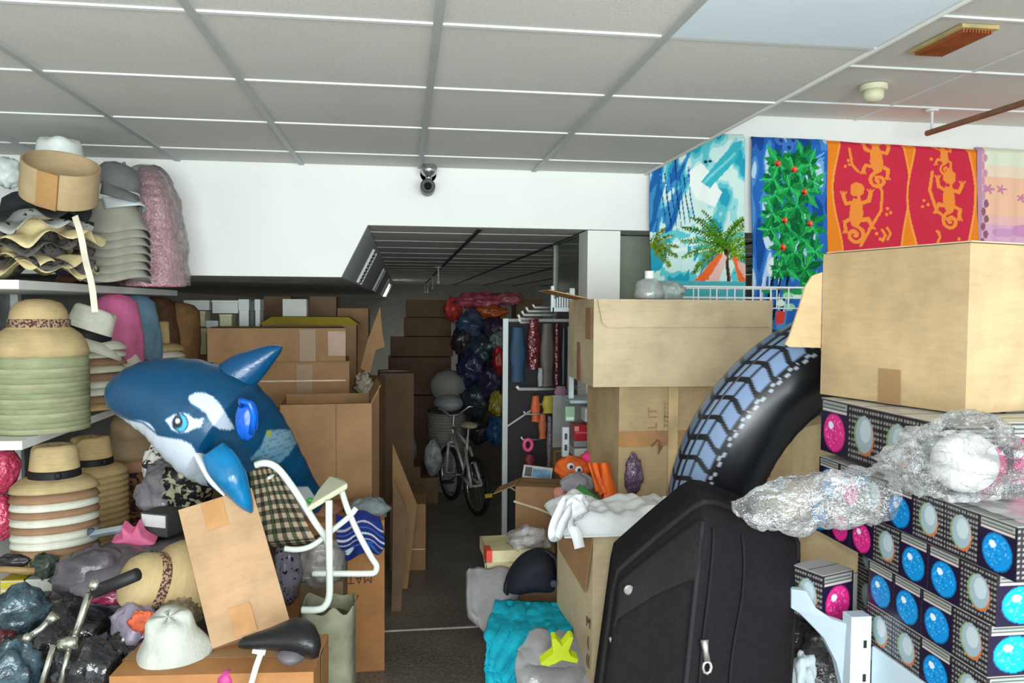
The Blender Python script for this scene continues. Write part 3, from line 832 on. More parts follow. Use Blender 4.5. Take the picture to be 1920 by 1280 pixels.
# ---- party light boxes
def disc_art(c1, c2, kind):
    n = 44; cv = Canvas(n, n, 1, 1, (46, 40, 46))
    if kind == 'clear':
        for k in range(9):
            y = .06 + k * .105
            for q in range(12): cv.rect(q / 12 + .012, y, q / 12 + .066, y + .045, (140, 144, 142))
        cv.ell(.54, .52, .30, .34, (196, 112, 66)); cv.ell(.50, .49, .30, .33, (128, 158, 104)); cv.ell(.53, .48, .275, .32, (156, 176, 186)); cv.ell(.56, .42, .17, .2, (190, 204, 210))
    else:
        cv.rect(.06, .03, .94, .16, (150, 158, 150)); cv.rect(.09, .075, .9, .10, (64, 58, 64)); cv.rect(.06, .165, .94, .22, (206, 190, 190))
        cv.rect(.0, .22, 1, 1, (30, 22, 52)); cv.ell(.5, .60, .40, .36, shade(c1, .72)); cv.ell(.5, .60, .37, .335, c1)
        rs = random.Random(3)
        for q in range(70):
            a = rs.random() * 6.28; r = rs.random() ** .5 * .32
            cv.ell(.5 + r * math.cos(a), .6 + r * .9 * math.sin(a), .02, .018, c2 if q % 2 else shade(c1, .86))
        cv.ell(.38, .47, .09, .07, (226, 240, 250))
        for q in range(8): cv.rect(.1 + q * .1, .955, .16 + q * .1, .975, (150, 150, 156))
    cv.rect(0, 0, .02, 1, (44, 30, 34)); cv.rect(.98, 0, 1, 1, (44, 30, 34)); cv.rect(0, .98, 1, 1, (52, 36, 38)); cv.rect(0, 0, 1, .015, (120, 112, 112))
    return cv
ART = {'blue': disc_art((22, 140, 214), (90, 190, 240), 'ball'), 'pink': disc_art((226, 48, 140), (250, 130, 190), 'ball'),
       'cyan': disc_art((20, 176, 224), (120, 220, 246), 'ball'), 'clear': disc_art(0, 0, 'clear')}
PMAT = paint(.25, .5, .0)
BW, BH, BD = .0968, .1005, .11
BOXM = {}
def light_box(left, front, label, loc, rz=0, scale=(1, 1, 1), group='party light boxes'):
    key = (left, front)
    if key not in BOXM:
        root = thing('party_light_box', label, 'box', loc, rz, group)
        g = G(); n = 44
        for fn, art in ((lambda u, v: (0, BW * (1 - u), v * BH), ART[left]), (lambda u, v: (u * BD, 0, v * BH), ART[front])):
            g.grid(fn, n, n, cf=lambda u, v, art=art: art.at(u, v))
        g.col = (38, 30, 36)
        g.add([(0, BW, 0), (BD, BW, 0), (BD, BW, BH), (0, BW, BH)], [(0, 1, 2, 3)]); g.add([(BD, 0, 0), (BD, BW, 0), (BD, BW, BH), (BD, 0, BH)], [(0, 1, 2, 3)])
        g.add([(0, 0, 0), (BD, 0, 0), (BD, BW, 0), (0, BW, 0)], [(0, 1, 2, 3)])
        g.build('printed_box', PMAT, root)
        g = G(); g.col = (190, 192, 188); g.box(.0, BD, 0, BW, BH, BH + .0008)
        g.col = (60, 48, 56); g.box(.0, BD, BW * .48, BW * .5, BH + .0008, BH + .0012)
        g.build('lid', PMAT, root)
        root.scale = scale; BOXM[key] = root; return root
    return dup(BOXM[key], loc, rz, label, group, scale=scale)
rows = [(1.1585, 1.278, ['blue', 'clear', 'clear', 'blue', 'clear', 'pink', 'blue'], 'top row'),
        (1.0560, 1.328, ['clear', 'blue', 'blue', 'clear', 'pink', 'pink', 'blue'], 'second row'),
        (.9535, 1.345, ['clear', 'blue', 'blue', 'blue'], 'third row'),
        (.8510, 1.345, ['clear', 'blue', 'clear', 'clear'], 'bottom row')]
XF = 1.10
CN = {'blue': 'a blue ball', 'clear': 'a clear crystal ball', 'pink': 'a pink ball'}
POSN = ['nearest', 'second nearest', 'third nearest', 'fourth nearest', 'fifth nearest', 'sixth nearest', 'farthest']
for z, y0, arts, rn in rows:
    for k, a in enumerate(arts):
        fr_ = 'cyan' if k == 0 and rn != 'top row' else ('blue' if a == 'clear' else 'clear')
        light_box(a, fr_, 'party light box showing %s, %s, %s of the stack' % (CN[a], POSN[k], rn),
                  Vector((XF + (.0 if rn != 'top row' else -.004), y0 + k * .0985, z)))
    # the next file of boxes deeper in the block
    for k in range(2):
        light_box('clear', 'cyan', 'party light box with cyan ball facing front, %s, %s file from the left' % (rn, 'second' if k == 0 else 'third'),
                  Vector((XF + .115 * (k + 1), y0 + .02, z)))
    for k in range(2 if z < 1 else 0):
        light_box('clear', 'clear', 'party light box set back at the far end, %s, %s' % (rn, ['nearer', 'farther'][k]), Vector((XF + .10, y0 + (4 + k) * .0985 + .01, z)))
# the strip of boxes under the big carton
for k, a in enumerate(['clear', 'clear', 'clear', 'pink']):
    light_box(a, 'pink' if k == 0 else 'clear', 'larger light box showing %s under the big tan carton, %s of four' % (CN[a], ['nearest', 'second', 'third', 'farthest'][k]),
              Vector((XF + .004, 1.452 + k * .1315, 1.274)), 0, (1.15, 1.34, 1.38), 'larger party light boxes')
for r_ in range(2):
    for k in range(3):
        light_box('pink', 'pink', 'larger light box with pink ball in front, %s from left, %s file under big carton' % (['second', 'third', 'fourth'][k], ['front', 'rear'][r_]),
              Vector((XF + .004 + (k + 1) * .130, 1.50 + r_ * .30, 1.274)), 0, (1.15, 1.34, 1.38), 'larger party light boxes')
# the pink one turned edge-on at the end of the shelf
pk = P(1577, 1172, 1.79)
light_box('clear', 'pink', 'party light box with bright pink ball, turned edge-on at the shelf post', Vector((pk.x - .045, 1.80, .8665)), math.radians(20), (1.0, 1.0, 1.28))

# ---- plastic wrap on top of the block
zt = 1.1585 + BH + .0022
g = G()
def wrapf(u, v):
    x = XF - .004 + u * .36; y = 1.272 + v * .17
    dz = .006 * noise.noise(Vector((x * 14, y * 14, 2))) + .003 * noise.noise(Vector((x * 40, y * 40, 5)))
    return (x, y, zt + .010 + dz)
g.grid(wrapf, 40, 34)
tag(g.build('plastic_wrap', film((206, 210, 206), .55, 16, .7, .25), smooth=True), 'sheet of greyish plastic wrap over the top row of party light boxes', 'plastic wrap')
# ---- white globe lamp in a clear bag
gc = PZ(1808, 866, zt + .020 + .062)
root = thing('globe_lamp', 'white globe lamp lying on the wrapped party light boxes', 'lamp', gc - Vector((0, 0, .062)))
G().blob((0, 0, .062), (.063, .060, .061), 0, 0, 1, 36, 20).build('globe', plain((250, 250, 250), .35, 0, .4, .005), root, smooth=True)
G().tube([(.06, .02, .06), (.09, .03, .058)], .022, 14).build('socket', plain((210, 212, 212), .4), root)
g = G(); g.blob(gc + Vector((-.026, -.02, .004)), (.142, .085, .082), 5, .42, 2.4, 90, 50, flat=.066)
tag(g.build('plastic_bag', film((226, 230, 230), .025, 22, 1.0, .06), smooth=True), 'crumpled clear plastic bag around the white globe lamp', 'plastic bag')
# ---- long crumpled film bag lying over the suitcase top
g = G()
def fb(u, v):
    px = 1392 + u * 268; a = 2 * math.pi * v
    top_ = 935 - 38 * math.sin(min(1, u * 2.2) * 1.4) - 22 * u; bt = 985 + 14 * math.sin(u * 3.1) - 22 * u * u
    cy = (top_ + bt) / 2; h = (bt - top_) / 2 * (1 - .0 * u)
    if u < .04: h *= .55 + u * 11
    p = P(px, cy + h * math.sin(a), 1.66 - .07 * u)
    p.y += .06 * math.cos(a)
    k = noise.noise(Vector((p.x * 16, p.z * 16, a))) * .016 + noise.noise(Vector((p.x * 45, p.z * 45, a * 2))) * .008
    return p + Vector((k * .4, k, k))
g.grid(fb, 60, 40, False, True)
tag(g.build('plastic_bag', film((220, 222, 220), .08, 15, 1.0, .05), smooth=True), 'long crumpled shiny clear bag lying between the suitcase and the party light boxes', 'plastic bag')

# ---- white metal shelf with post and bracket
sx0, sz = 1.10, .8490
root = thing('metal_shelf', 'white metal shop shelf with slotted post under the party light boxes', 'shelf', (1.1, 1.8, .0))
def rl(x, y, z): return Vector((x - 1.1, y - 1.8, z))
PB = plain((196, 214, 226), .35, 0, .5, .02)
g = G(); a = rl(sx0, 1.20, sz - .03); b = rl(1.75, 2.22, sz - .002); g.box(a.x, b.x, a.y, b.y, a.z, b.z); g.build('shelf_board', PB, root, bevel=.002)
g = G(); a = rl(1.090, 1.20, sz - .20); b = rl(1.0985, 1.70, sz + .012); g.box(a.x, b.x, a.y, b.y, a.z, b.z); g.build('fascia', PB, root, bevel=.002)
c = P(1619, 1150, 1.70)
pz = P(1618, 1156, 1.70).z
g = G(); g.box(c.x - .029 - 1.1, c.x + .022 - 1.1, -.1, -.06, 0, pz); po = g.build('post', PB, root, bevel=.002)
g = G(); zs_ = [P(1627, y, 1.70).z for y in (1207, 1270)] + [P(1627, 1270, 1.70).z - .079 * k for k in range(1, 6)]
for z in zs_: g.box(c.x + .002 - 1.1, c.x + .010 - 1.1, -.1008, -.0998, z - .009, z + .009)
g.build('slot_row', plain((20, 20, 22), .6), po, bevel=0)
tip = P(1484, 1118, 2.02)
pp = [(1484, 1104), (1512, 1108), (1530, 1140), (1560, 1160), (1596, 1172), (1596, 1290), (1580, 1290), (1568, 1240), (1545, 1196), (1500, 1150), (1484, 1140)]
pts = [P(x, y, 1.86 - .15 * (x - 1484) / 112) for x, y in pp]
g = G(); g.prism([p - Vector((1.1, 1.8, 0)) for p in pts], (.002, .025, 0)); g.build('bracket', PB, root, bevel=.002)
# ---- dark shiny bags and pale cloth under the bracket
g = G(); q = P(1530, 1230, 2.08); g.blob(q, (.085, .10, .15), 9, .5, 2.5)
tag(g.build('plastic_bag', plain((46, 44, 46), .12, 0, .6, .3, 30, .8, 40), smooth=True), 'dark shiny plastic bag under the white shelf bracket', 'plastic bag')
carton('tan carton behind the dark shiny bag under the white shelf bracket', (P(1500, 1100, 2.22).x, 2.24, 0), .22, .14, P(1500, 1000, 2.22).z, 0, TAN, 'l')
carton('low carton holding up the dark shiny bag under the white shelf bracket', (q.x - .12, 1.98, 0), .24, .20, q.z - .15, 0, TAN, 'l')
g = G(); q = P(1508, 1270, 2.02); g.blob(q, (.03, .04, .07), 4, .4, 2.5)
tag(g.build('cloth', plain((206, 222, 226), .7), smooth=True), 'pale crumpled cloth scrap between suitcase and white bracket', 'cloth')
# ================================================================== beach towels on the white wall
TWL = paint(.9, .1, .25, 260)
def towel(label, x0, x1, ytop, ybot, art, hang=.035, waves=5, seed=0, W=130, H=190, lean=0, skew=0):
    """art: Canvas in photo pixels; the cloth hangs 4 cm off the wall with soft folds"""
    YT = WY - hang
    a, b, c, d = P(x0, ytop, YT), P(x1, ytop + skew, YT), P(x0, ybot, YT), P(x1, ybot + skew, YT)
    def f(u, v):
        t = 1 - v
        p = a.lerp(b, u).lerp(c.lerp(d, u), t)
        k = .010 * math.sin(u * waves * 6.28 + seed + t * .8) * (.35 + .65 * t) + .008 * noise.noise(Vector((u * 4, t * 3, seed)))
        p = p + Vector((.004 * math.sin(t * 9 + seed), -k, 0))
        if t < .03: p.y += .02 * (1 - t / .03)
        return p
    g = G(); g.grid(f, W, H, cf=lambda u, v: art.at(u, v))
    root_loc = (a + b) / 2
    root = thing('beach_towel', label, 'towel', root_loc, 0, 'beach towels on the wall')
    g.build('cloth', TWL, root, world=True, smooth=True, solid=.006, soff=1)
    hem = G(); hem.grid(lambda u, v: f(u, 1 - v * .012) + Vector((0, -.002, 0)), 40, 3, cf=lambda u, v: art.at(u, .995))
    hem.build('hem', TWL, root, world=True, smooth=True)
    return root
class PC(Canvas):                      # canvas addressed in photo pixels
    def __init__(s, x0, x1, y0, y1, W, H, bg):
        super().__init__(W, H, x1 - x0, y1 - y0, bg); s.X += x0; s.Y += y0
rs = random.Random(5)
def frond(c, x, y, ang, L, w, col, n=14):
    """a palm frond: a curved rib with leaflets"""
    px, py = x, y
    for k in range(n):
        t = k / n; a = ang + t * .9 * (1 if math.cos(ang) > 0 else -1)
        qx, qy = px + math.cos(a) * L / n, py + math.sin(a) * L / n
        cc = shade(col, .7 + .6 * rs.random())
        ww = w * (1 - t) ** .6
        c.line([(px, py), (qx, qy)], 3.0, cc)
        for sd in (-1, 1):
            b = a + sd * 1.0
            c.line([(qx, qy), (qx + math.cos(b) * ww, qy + math.sin(b) * ww + ww * .25)], 2.4, shade(col, .75 + .6 * rs.random()))
        px, py = qx, qy
# --- first towel: palms over a turquoise beach
c = PC(1212, 1396, 250, 640, 150, 300, (206, 232, 226))
X, Yp = c.X, c.Y
nz = np.array([[noise.noise(Vector((x / 38, y / 60, 1))) for x in np.linspace(1212, 1396, 150)] for y in np.linspace(250, 640, 300)])
nz2 = np.array([[noise.noise(Vector((x / 12 + y / 40, y / 60, 4))) for x in np.linspace(1212, 1396, 150)] for y in np.linspace(250, 640, 300)])
for lo, col in ((-.05, (150, 214, 216)), (.12, (92, 190, 200)), (.3, (40, 158, 184))):
    c.put((nz + .3 * nz2 > lo) & (Yp < 520), col)
c.put((X < 1290) & (nz2 + (1285 - X) / 150 > .12) & (Yp < 470), (62, 140, 194))
c.put((X < 1280) & (nz2 + (1270 - X) / 150 > .32) & (Yp < 460), (30, 98, 164))
c.poly([(1286, 330), (1310, 310), (1330, 330), (1352, 372), (1340, 402), (1300, 384), (1288, 350)], (236, 242, 236))
c.poly([(1310, 350), (1372, 268), (1392, 262), (1380, 300), (1330, 362)], (60, 176, 190)); c.line([(1316, 352), (1376, 290)], 5, (120, 206, 210))
for k in range(7):
    x = 1232 + k * 9; c.line([(x, 300 + rs.random() * 40), (x + 6, 380), (x + 14, 430 + rs.random() * 30)], 2, (20, 50, 96) if k % 2 else (26, 84, 150))
c.ell(1318, 308, 4, 3, (20, 40, 70)); c.ell(1328, 306, 4, 3, (20, 40, 70))
c.poly([(1212, 470), (1260, 450), (1330, 470), (1396, 452), (1396, 640), (1212, 640)], (96, 200, 206))
c.put((Yp > 455) & (nz + nz2 * .5 > .02), (204, 236, 232)); c.put((Yp > 470) & (nz - nz2 * .5 < -.12), (40, 160, 190))
for k in range(9): c.line([(1225 + k * 16, 470 + (k % 3) * 12), (1250 + k * 16, 466 + (k % 3) * 12)], 4, (232, 244, 240))
for a in [-2.9, -2.5, -2.15, -1.8, -1.5, -1.2, -.85, -.5, -.15, .25, 2.9]: frond(c, 1356, 492, a, 78 + 14 * rs.random(), 14, (92, 132, 30), 16)
for a in [-2.2, -1.9, -1.6, -1.3]: frond(c, 1352, 488, a, 90, 12, (58, 104, 22), 16)
for a in [-1.9, -1.4, -1.0, -.5, -.1, .4]: frond(c, 1214, 490, a, 52, 11, (96, 122, 34), 12)
c.line([(1358, 492), (1362, 540), (1372, 640)], 7, (60, 40, 36)); c.line([(1360, 500), (1378, 640)], 3, (110, 74, 50))
c.poly([(1346, 497), (1352, 500), (1324, 555), (1296, 556)], (238, 108, 52)); c.poly([(1352, 500), (1360, 506), (1344, 556), (1324, 556)], (232, 190, 184))
c.poly([(1372, 504), (1382, 506), (1402, 556), (1384, 556)], (238, 108, 52)); c.poly([(1380, 512), (1396, 520), (1396, 552), (1384, 530)], (228, 180, 172))
c.rect(1212, 556, 1396, 640, (80, 180, 190))
towel('turquoise beach towel with palm trees over a sea, leftmost on the wall', 1218, 1395, 250, 600, c, waves=4, seed=1, skew=2)
# --- second towel: palms with red flowers on blue
c = PC(1398, 1552, 250, 620, 140, 300, (44, 104, 184)); X, Yp = c.X, c.Y
nz = np.array([[noise.noise(Vector((x / 18, y / 70, 9))) for x in np.linspace(1398, 1552, 140)] for y in np.linspace(250, 620, 300)])
c.put(nz > .12, (74, 140, 206)); c.put(nz > .34, (180, 210, 232)); c.put(nz < -.25, (26, 74, 150))
for k in range(5): c.line([(1508 + k * 8, 300 - k * 3), (1544, 276 + k * 9)], 3, (120, 176, 222))
for k in range(6): c.line([(1415 + k * 7, 520), (1408 + k * 9, 580)], 4, (206, 226, 236) if k % 2 else (40, 96, 170))
c.ell(1432, 440, 10, 26, (196, 222, 232)); c.ell(1440, 500, 12, 20, (224, 234, 236)); c.ell(1504, 395, 9, 9, (190, 226, 206)); c.ell(1520, 470, 8, 30, (100, 170, 210))
for (x, y) in [(1436, 540), (1452, 560), (1470, 556)]: c.line([(x + 8, 480), (x, 530), (x - 12, 600)], 5, (18, 28, 40))
def cluster(x, y, n, L, greens=((24, 128, 62), (44, 164, 84), (14, 92, 48))):
    for k in range(n):
        a = 6.28 * k / n + rs.random() * .5; l = L * (.75 + .5 * rs.random()); col = greens[k % len(greens)]
        tx, ty = x + math.cos(a) * l, y + math.sin(a) * l * 1.05; nx, ny = -math.sin(a) * l * .2, math.cos(a) * l * .2
        mx, my = (x + tx) / 2, (y + ty) / 2
        c.poly([(x, y), (mx + nx, my + ny), (tx, ty), (mx - nx, my - ny)], col); c.line([(x, y), (tx, ty)], 1.2, shade(col, 1.35))
for (x, y, n, L) in [(1452, 300, 11, 34), (1500, 286, 10, 30), (1484, 312, 11, 36), (1508, 350, 11, 34), (1446, 360, 10, 30), (1464, 410, 12, 38), (1520, 415, 10, 30),
                     (1496, 440, 12, 36), (1460, 462, 12, 36), (1505, 500, 12, 36), (1436, 425, 9, 24), (1468, 500, 10, 26), (1526, 330, 8, 24), (1476, 345, 10, 30), (1440, 395, 10, 26), (1490, 380, 10, 30), (1528, 465, 8, 26), (1442, 330, 9, 26), (1484, 470, 10, 30), (1516, 300, 9, 26), (1450, 505, 9, 24), (1520, 530, 9, 26)]:
    cluster(x, y, n, L)
for (x, y) in [(1450, 300), (1484, 310), (1506, 352), (1466, 408), (1518, 412), (1460, 460)]:
    c.ell(x, y, 6, 6, (214, 64, 48)); c.ell(x + 3, y - 2, 3, 3, (240, 130, 90)); c.ell(x - 3, y + 3, 3, 2, (90, 20, 24))
for (x, y) in [(1455, 256), (1480, 254), (1470, 268)]: c.ell(x, y, 11, 9, (70, 120, 196)); c.ell(x + 3, y, 4, 4, (30, 66, 130))
for k in range(14): c.ell(1420 + rs.random() * 110, 540 + rs.random() * 40, 10, 7, [(150, 222, 176), (40, 150, 80), (220, 240, 224)][k % 3])
c.poly([(1446, 585), (1470, 585), (1466, 606), (1446, 612)], (216, 70, 56)); c.rect(1398, 585, 1440, 620, (26, 130, 60))
towel('blue beach towel printed with green palm leaves and red flowers', 1409, 1550, 256, 616, c, waves=3, seed=2.2, skew=6)
# --- third towel: red ovals with orange lizards
c = PC(1548, 1834, 255, 500, 240, 210, (238, 134, 40)); X, Yp = c.X, c.Y
RD = (206, 50, 72)
for cx, w in ((1632, 62), (1766, 54)):
    half = w + 9 * np.cos((Yp - 345) / 42.0)
    c.put(np.abs(X - cx) < half + 4, (246, 158, 70)); c.put(np.abs(X - cx) < half, RD)
OG = (240, 146, 62)
def lizard(x, y, s, fl=1):
    q = lambda px, py: (x + px * s * fl, y + py * s)
    c.poly([q(-3, -40), q(5, -38), q(10, -32), q(9, -24), q(4, -20), q(8, -8), q(9, 6), q(5, 18), q(-1, 26), q(-8, 22), q(-11, 10), q(-9, -6), q(-5, -18), q(-10, -24), q(-10, -34)], OG)
    for a in ([(-7, -10), (-16, -8), (-20, -18)], [(7, -10), (16, -14), (18, -24)], [(-9, 14), (-18, 18), (-17, 28)], [(6, 14), (15, 12), (19, 20)]):
        c.line([q(*p) for p in a], 5.5 * s, OG)
        for d in (-4, 0, 4): c.line([q(*a[-1]), q(a[-1][0] + d, a[-1][1] + (-6 if a[-1][1] < 0 else 6))], 2.4 * s, OG)
    sp_ = [q(-4 + 13 * (1 - t / 18) * math.cos(t * .5 - .6), 36 + 13 * (1 - t / 18) * math.sin(t * .5 - .6)) for t in range(17)]
    c.line([q(-2, 22), q(4, 26)] + sp_, 5.5 * s, OG)
lizard(1607, 386, 1.35); lizard(1640, 284, 1.2, -1); lizard(1780, 350, 1.3, -1); lizard(1768, 270, .8, -1)
c.line([(1640, 320), (1652, 350), (1650, 385), (1630, 420), (1612, 455)], 5, OG); c.line([(1746, 305), (1742, 340), (1756, 378), (1776, 392)], 6, OG)
c.line([(1590, 270), (1596, 300), (1608, 312)], 5, OG)
for (x, y) in [(1590, 300), (1582, 304), (1588, 292), (1662, 380), (1668, 388), (1660, 392), (1732, 360), (1740, 368), (1730, 372), (1744, 280), (1640, 430), (1646, 440), (1760, 420), (1800, 430), (1790, 445), (1660, 310)]:
    c.ell(x, y, 3, 3, OG)
for (x, y) in [(1650, 432), (1660, 428), (1756, 428)]: c.line([(x, y - 10), (x + 6, y), (x, y + 12)], 5, OG)
c.ell(1604, 362, 4, 3, RD); c.ell(1778, 328, 4, 3, RD)
towel('orange beach towel with red ovals and orange lizards', 1549, 1832, 262, 500, c, waves=3, seed=.4, W=240, skew=17)
# --- fourth towel: pale pink and peach
c = PC(1826, 1990, 265, 500, 120, 180, (244, 196, 164)); X, Yp = c.X, c.Y
c.put(Yp < 315, (226, 232, 208)); c.put((Yp >= 300) & (Yp < 322), (240, 218, 192)); c.put(Yp > 415, (226, 176, 206)); c.put((Yp > 395) & (Yp <= 415), (240, 190, 184))
c.put(X < 1842, (218, 178, 200)); c.put((X < 1836), (190, 150, 176))
for k in range(16):
    y = 270 + k * 15; c.ell(1838 + (k % 2) * 5, y, 4, 8, (150, 96, 110) if y > 370 else (206, 150, 170))
for (x, y) in [(1848, 346), (1876, 345), (1920, 360), (1950, 342)]:
    for a in range(5):
        t = a * 1.2566; c.line([(x, y), (x + 10 * math.cos(t), y + 8 * math.sin(t))], 4, (206, 132, 160))
c.ell(1925, 425, 30, 12, (210, 150, 190)); c.ell(1880, 430, 26, 9, (214, 158, 196))
towel('pale pink and peach beach towel with a lilac edge, rightmost on the wall', 1832, 1975, 276, 500, c, waves=4, seed=3.3, W=120, skew=8)

# ---- clear jugs and wire basket on and behind the lidded carton
zc = cz.z - .002 + .335 + .004
jp = P(1217, 553, 3.2)
root = thing('plastic_jug', 'clear plastic jug with white cap on the lidded carton', 'bottle', (jp.x, 3.2, zc))
cap = P(1222, 508, 3.2).z - zc
CL = film((226, 236, 232), .30, 9, .4, .08)
G().lathe([(.0, 0), (.058, 0), (.064, .01), (.062, .03), (.05, cap - .045), (.018, cap - .03), (.018, cap - .02)], 28, Matrix.Translation((0, 0, 0))).build('jug_body', CL, root, smooth=True)
G().lathe([(0, cap - .034), (.019, cap - .034), (.019, cap), (0, cap)], 20).build('cap', WMETAL, root)
jp = P(1258, 555, 3.22); g = G(); g.blob((jp.x, 3.24, zc + .035), (.062, .05, .04), 6, .35, 2.5, flat=.034)
tag(g.build('plastic_bag', film((226, 240, 234), .25, 22, .9, .1), smooth=True), 'crumpled clear plastic packaging on the lidded carton beside the jug', 'plastic bag')
WW = plain((236, 238, 236), .35, 0, .5, .02)
root = thing('wire_basket', 'white wire basket behind the lidded carton below the towels', 'basket', (1.5, 3.60, P(1480, 578, 3.55).z))
bo = Vector((1.5, 3.60, P(1480, 578, 3.55).z))
xa, xb = P(1275, 540, 3.55).x, P(1512, 540, 3.55).x; zt_ = P(1400, 538, 3.55).z
g = G()
for y in (3.55, 3.85):
    for z in (zt_, (zt_ + bo.z) / 2, bo.z): g.tube([(xa, y, z), (xb, y, z)], .0045 if z == zt_ else .003, 6)
for x in (xa, xb):
    for z in (zt_, bo.z): g.tube([(x, 3.55, z), (x, 3.85, z)], .004, 6)
g.build('rim_wire', WW, root, world=True)
g = G()
for k in range(8):
    x = xa + (xb - xa) * k / 7
    for y in (3.55, 3.85): g.tube([(x, y, bo.z), (x, y, zt_)], .0035, 6)
    g.tube([(x, 3.55, bo.z), (x, 3.85, bo.z)], .0025, 6)
g.build('upright_wires', WW, root, world=True)
carton('carton behind the lidded carton, under the white wire basket', (xa - .02, 3.56, 0), .28, .34, bo.z - .006, 0, BRN, 'l')

# ---- white cloth bag on carton E
CLOTH = plain((226, 230, 232), .8, 0, .2, .04, 10, .25, 40)
ex0, ey0 = P(1112, 1016, 2.55).x, 2.55
root = thing('cloth_bag', 'white cloth bag with knotted handles lying over the open tan carton', 'bag', (ex0 + .16, 2.73, ZE))
g = G()
def wb_(u, v):
    x = -.26 + u * .50; y = -.20 + v * .40
    e = min(u, 1 - u, v, 1 - v)
    k = noise.noise(Vector((x * 9, y * 9, 3))) + .5 * noise.noise(Vector((x * 22, y * 22, 8)))
    z = .012 + .062 * min(1, e * 5) ** .7 * (1 - .25 * u) + .035 * k * min(1, e * 6)
    if v < .07: z -= .02
    return (x, y, max(.006, z))
g.grid(wb_, 60, 50); g.build('bag_body', CLOTH, root, smooth=True, solid=.004)
def strap(pts, w, name='handle'):
    g = G(); pts = [Vector(p) for p in pts]
    # smooth by repeated corner cutting
    for _ in range(3):
        q = [pts[0]]
        for a, b in zip(pts[:-1], pts[1:]): q += [a * .75 + b * .25, a * .25 + b * .75]
        pts = q + [pts[-1]]
    vs = []
    for i, p in enumerate(pts):
        t = (pts[min(i + 1, len(pts) - 1)] - pts[max(i - 1, 0)]).normalized(); sd = t.cross(Vector((0, 1, .25))).normalized() * w / 2
        if sd.length < 1e-4: sd = Vector((w / 2, 0, 0))
        vs += [p - sd, p + sd]
    fs = [(2 * i, 2 * i + 1, 2 * i + 3, 2 * i + 2) for i in range(len(pts) - 1)]
    g.add(vs, fs); return g
def wl(px, py, y): return P(px, py, y) - Vector((ex0 + .16, 2.73, ZE))
strap([wl(1078, 965, 2.56), wl(1072, 985, 2.50), wl(1082, 1005, 2.49), wl(1087, 1027, 2.49)], .034).build('handle', CLOTH, root, smooth=True, solid=.004)
strap([wl(1090, 940, 2.60), wl(1062, 930, 2.52), wl(1050, 955, 2.50), wl(1036, 985, 2.50), wl(1034, 1010, 2.50), wl(1048, 1008, 2.50), wl(1052, 985, 2.49), wl(1068, 958, 2.50), wl(1076, 945, 2.54)], .026).build('handle', CLOTH, root, smooth=True, solid=.004)
g = G(); g.blob(wl(1074, 950, 2.56), (.05, .04, .042), 2, .28, 2); g.build('knot', CLOTH, root, smooth=True)
# blue and white packet leaning between the bag and the suitcase
root = thing('packet', 'white packet with a small blue mark between the cloth bag and swim ring', 'packet', P(1254, 985, 2.32))
a = P(1242, 985, 2.32); o = a.copy()
G().box(-.018, .03, 0, .008, -.02, .09).build('card', plain((206, 222, 230), .5), root)
G().box(-.006, .006, -.001, 0, .03, .055).build('printed_mark', plain((96, 130, 170), .5), root)

# ---- orange plush toy, cloths and the little shelf of toys
ORG = plain((226, 104, 44), .75, 0, .2, .08, 12, .2, 50)
zs0 = P(1100, 940, 3.42).z
carton('brown carton under the orange cloth behind the white cloth bag', (P(1052, 940, 3.48).x, 3.48, 0), .20, .26, zs0, 0, DKB, 'l')
p = P(1075, 877, 3.42); root = thing('plush_toy', 'orange plush toy with a pink top lying on the aisle pile', 'toy', (p.x, 3.42, zs0 + .07))
oo = Vector((p.x, 3.42, zs0 + .07))
g = G(); g.blob(p - oo, (.085, .07, .052), 3, .18, 2); g.build('head', ORG, root, smooth=True)
for px, py in ((1070, 874), (1085, 880)):
    e = G(); e.blob(P(px, py, 3.345) - oo, (.018, .012, .016), 0, 0, 1, 16, 10); ee = e.build('eye', plain((220, 214, 216), .4), root, smooth=True)
    e = G(); e.blob(P(px + 1, py + 1, 3.332) - oo, (.008, .006, .008), 0, 0, 1, 12, 8); e.build('pupil', plain((40, 30, 60), .3), ee, smooth=True)
g = G(); g.blob(P(1113, 862, 3.44) - oo, (.06, .05, .045), 5, .3, 2); g.build('top_patch', plain((216, 62, 134), .7, 0, .2, .1), root, smooth=True)
g = G(); g.blob(P(1112, 874, 3.46) - oo, (.10, .06, .06), 7, .15, 2); g.build('back', ORG, root, smooth=True)
g = G()
def oc(u, v):
    t = 1 - v
    px = 1102 + 38 * u + 16 * t + 10 * math.sin(u * 9) * t; py = 868 + 66 * t - 12 * (1 - u) * t + (14 * t if u > .55 else 0)
    p = P(px, py, 2.985 - .07 * t + .022 * math.sin(u * 14 + t * 2) + .03 * abs(u - .5))
    return p
g.grid(oc, 36, 30)
tag(g.build('cloth', ORG, smooth=True, solid=.008), 'orange cloth hanging in folds below the plush toy', 'cloth')
g = G(); p = P(1082, 908, 3.30); g.blob(p, (.07, .05, .05), 11, .22, 2.0)
tag(g.build('cloth', plain((158, 156, 166), .8, 0, .2, .12, 14), smooth=True), 'grey cloth bundle below the orange plush toy', 'cloth')
a = P(1082, 914, 3.24); b = P(1116, 940, 3.18)
root = thing('boxed_toy', 'green and yellow packet leaning by the orange cloth', 'packet', a)
g = G(); d = (b - a); g.loft([[Vector((-.006, 0, -.018)), Vector((.012, 0, .014)), Vector((.012, .03, .014)), Vector((-.006, .03, -.018))], [d + Vector((-.006, 0, -.018)), d + Vector((.012, 0, .014)), d + Vector((.012, .03, .014)), d + Vector((-.006, .03, -.018))]])
g.build('packet_body', plain((38, 132, 44), .4), root)
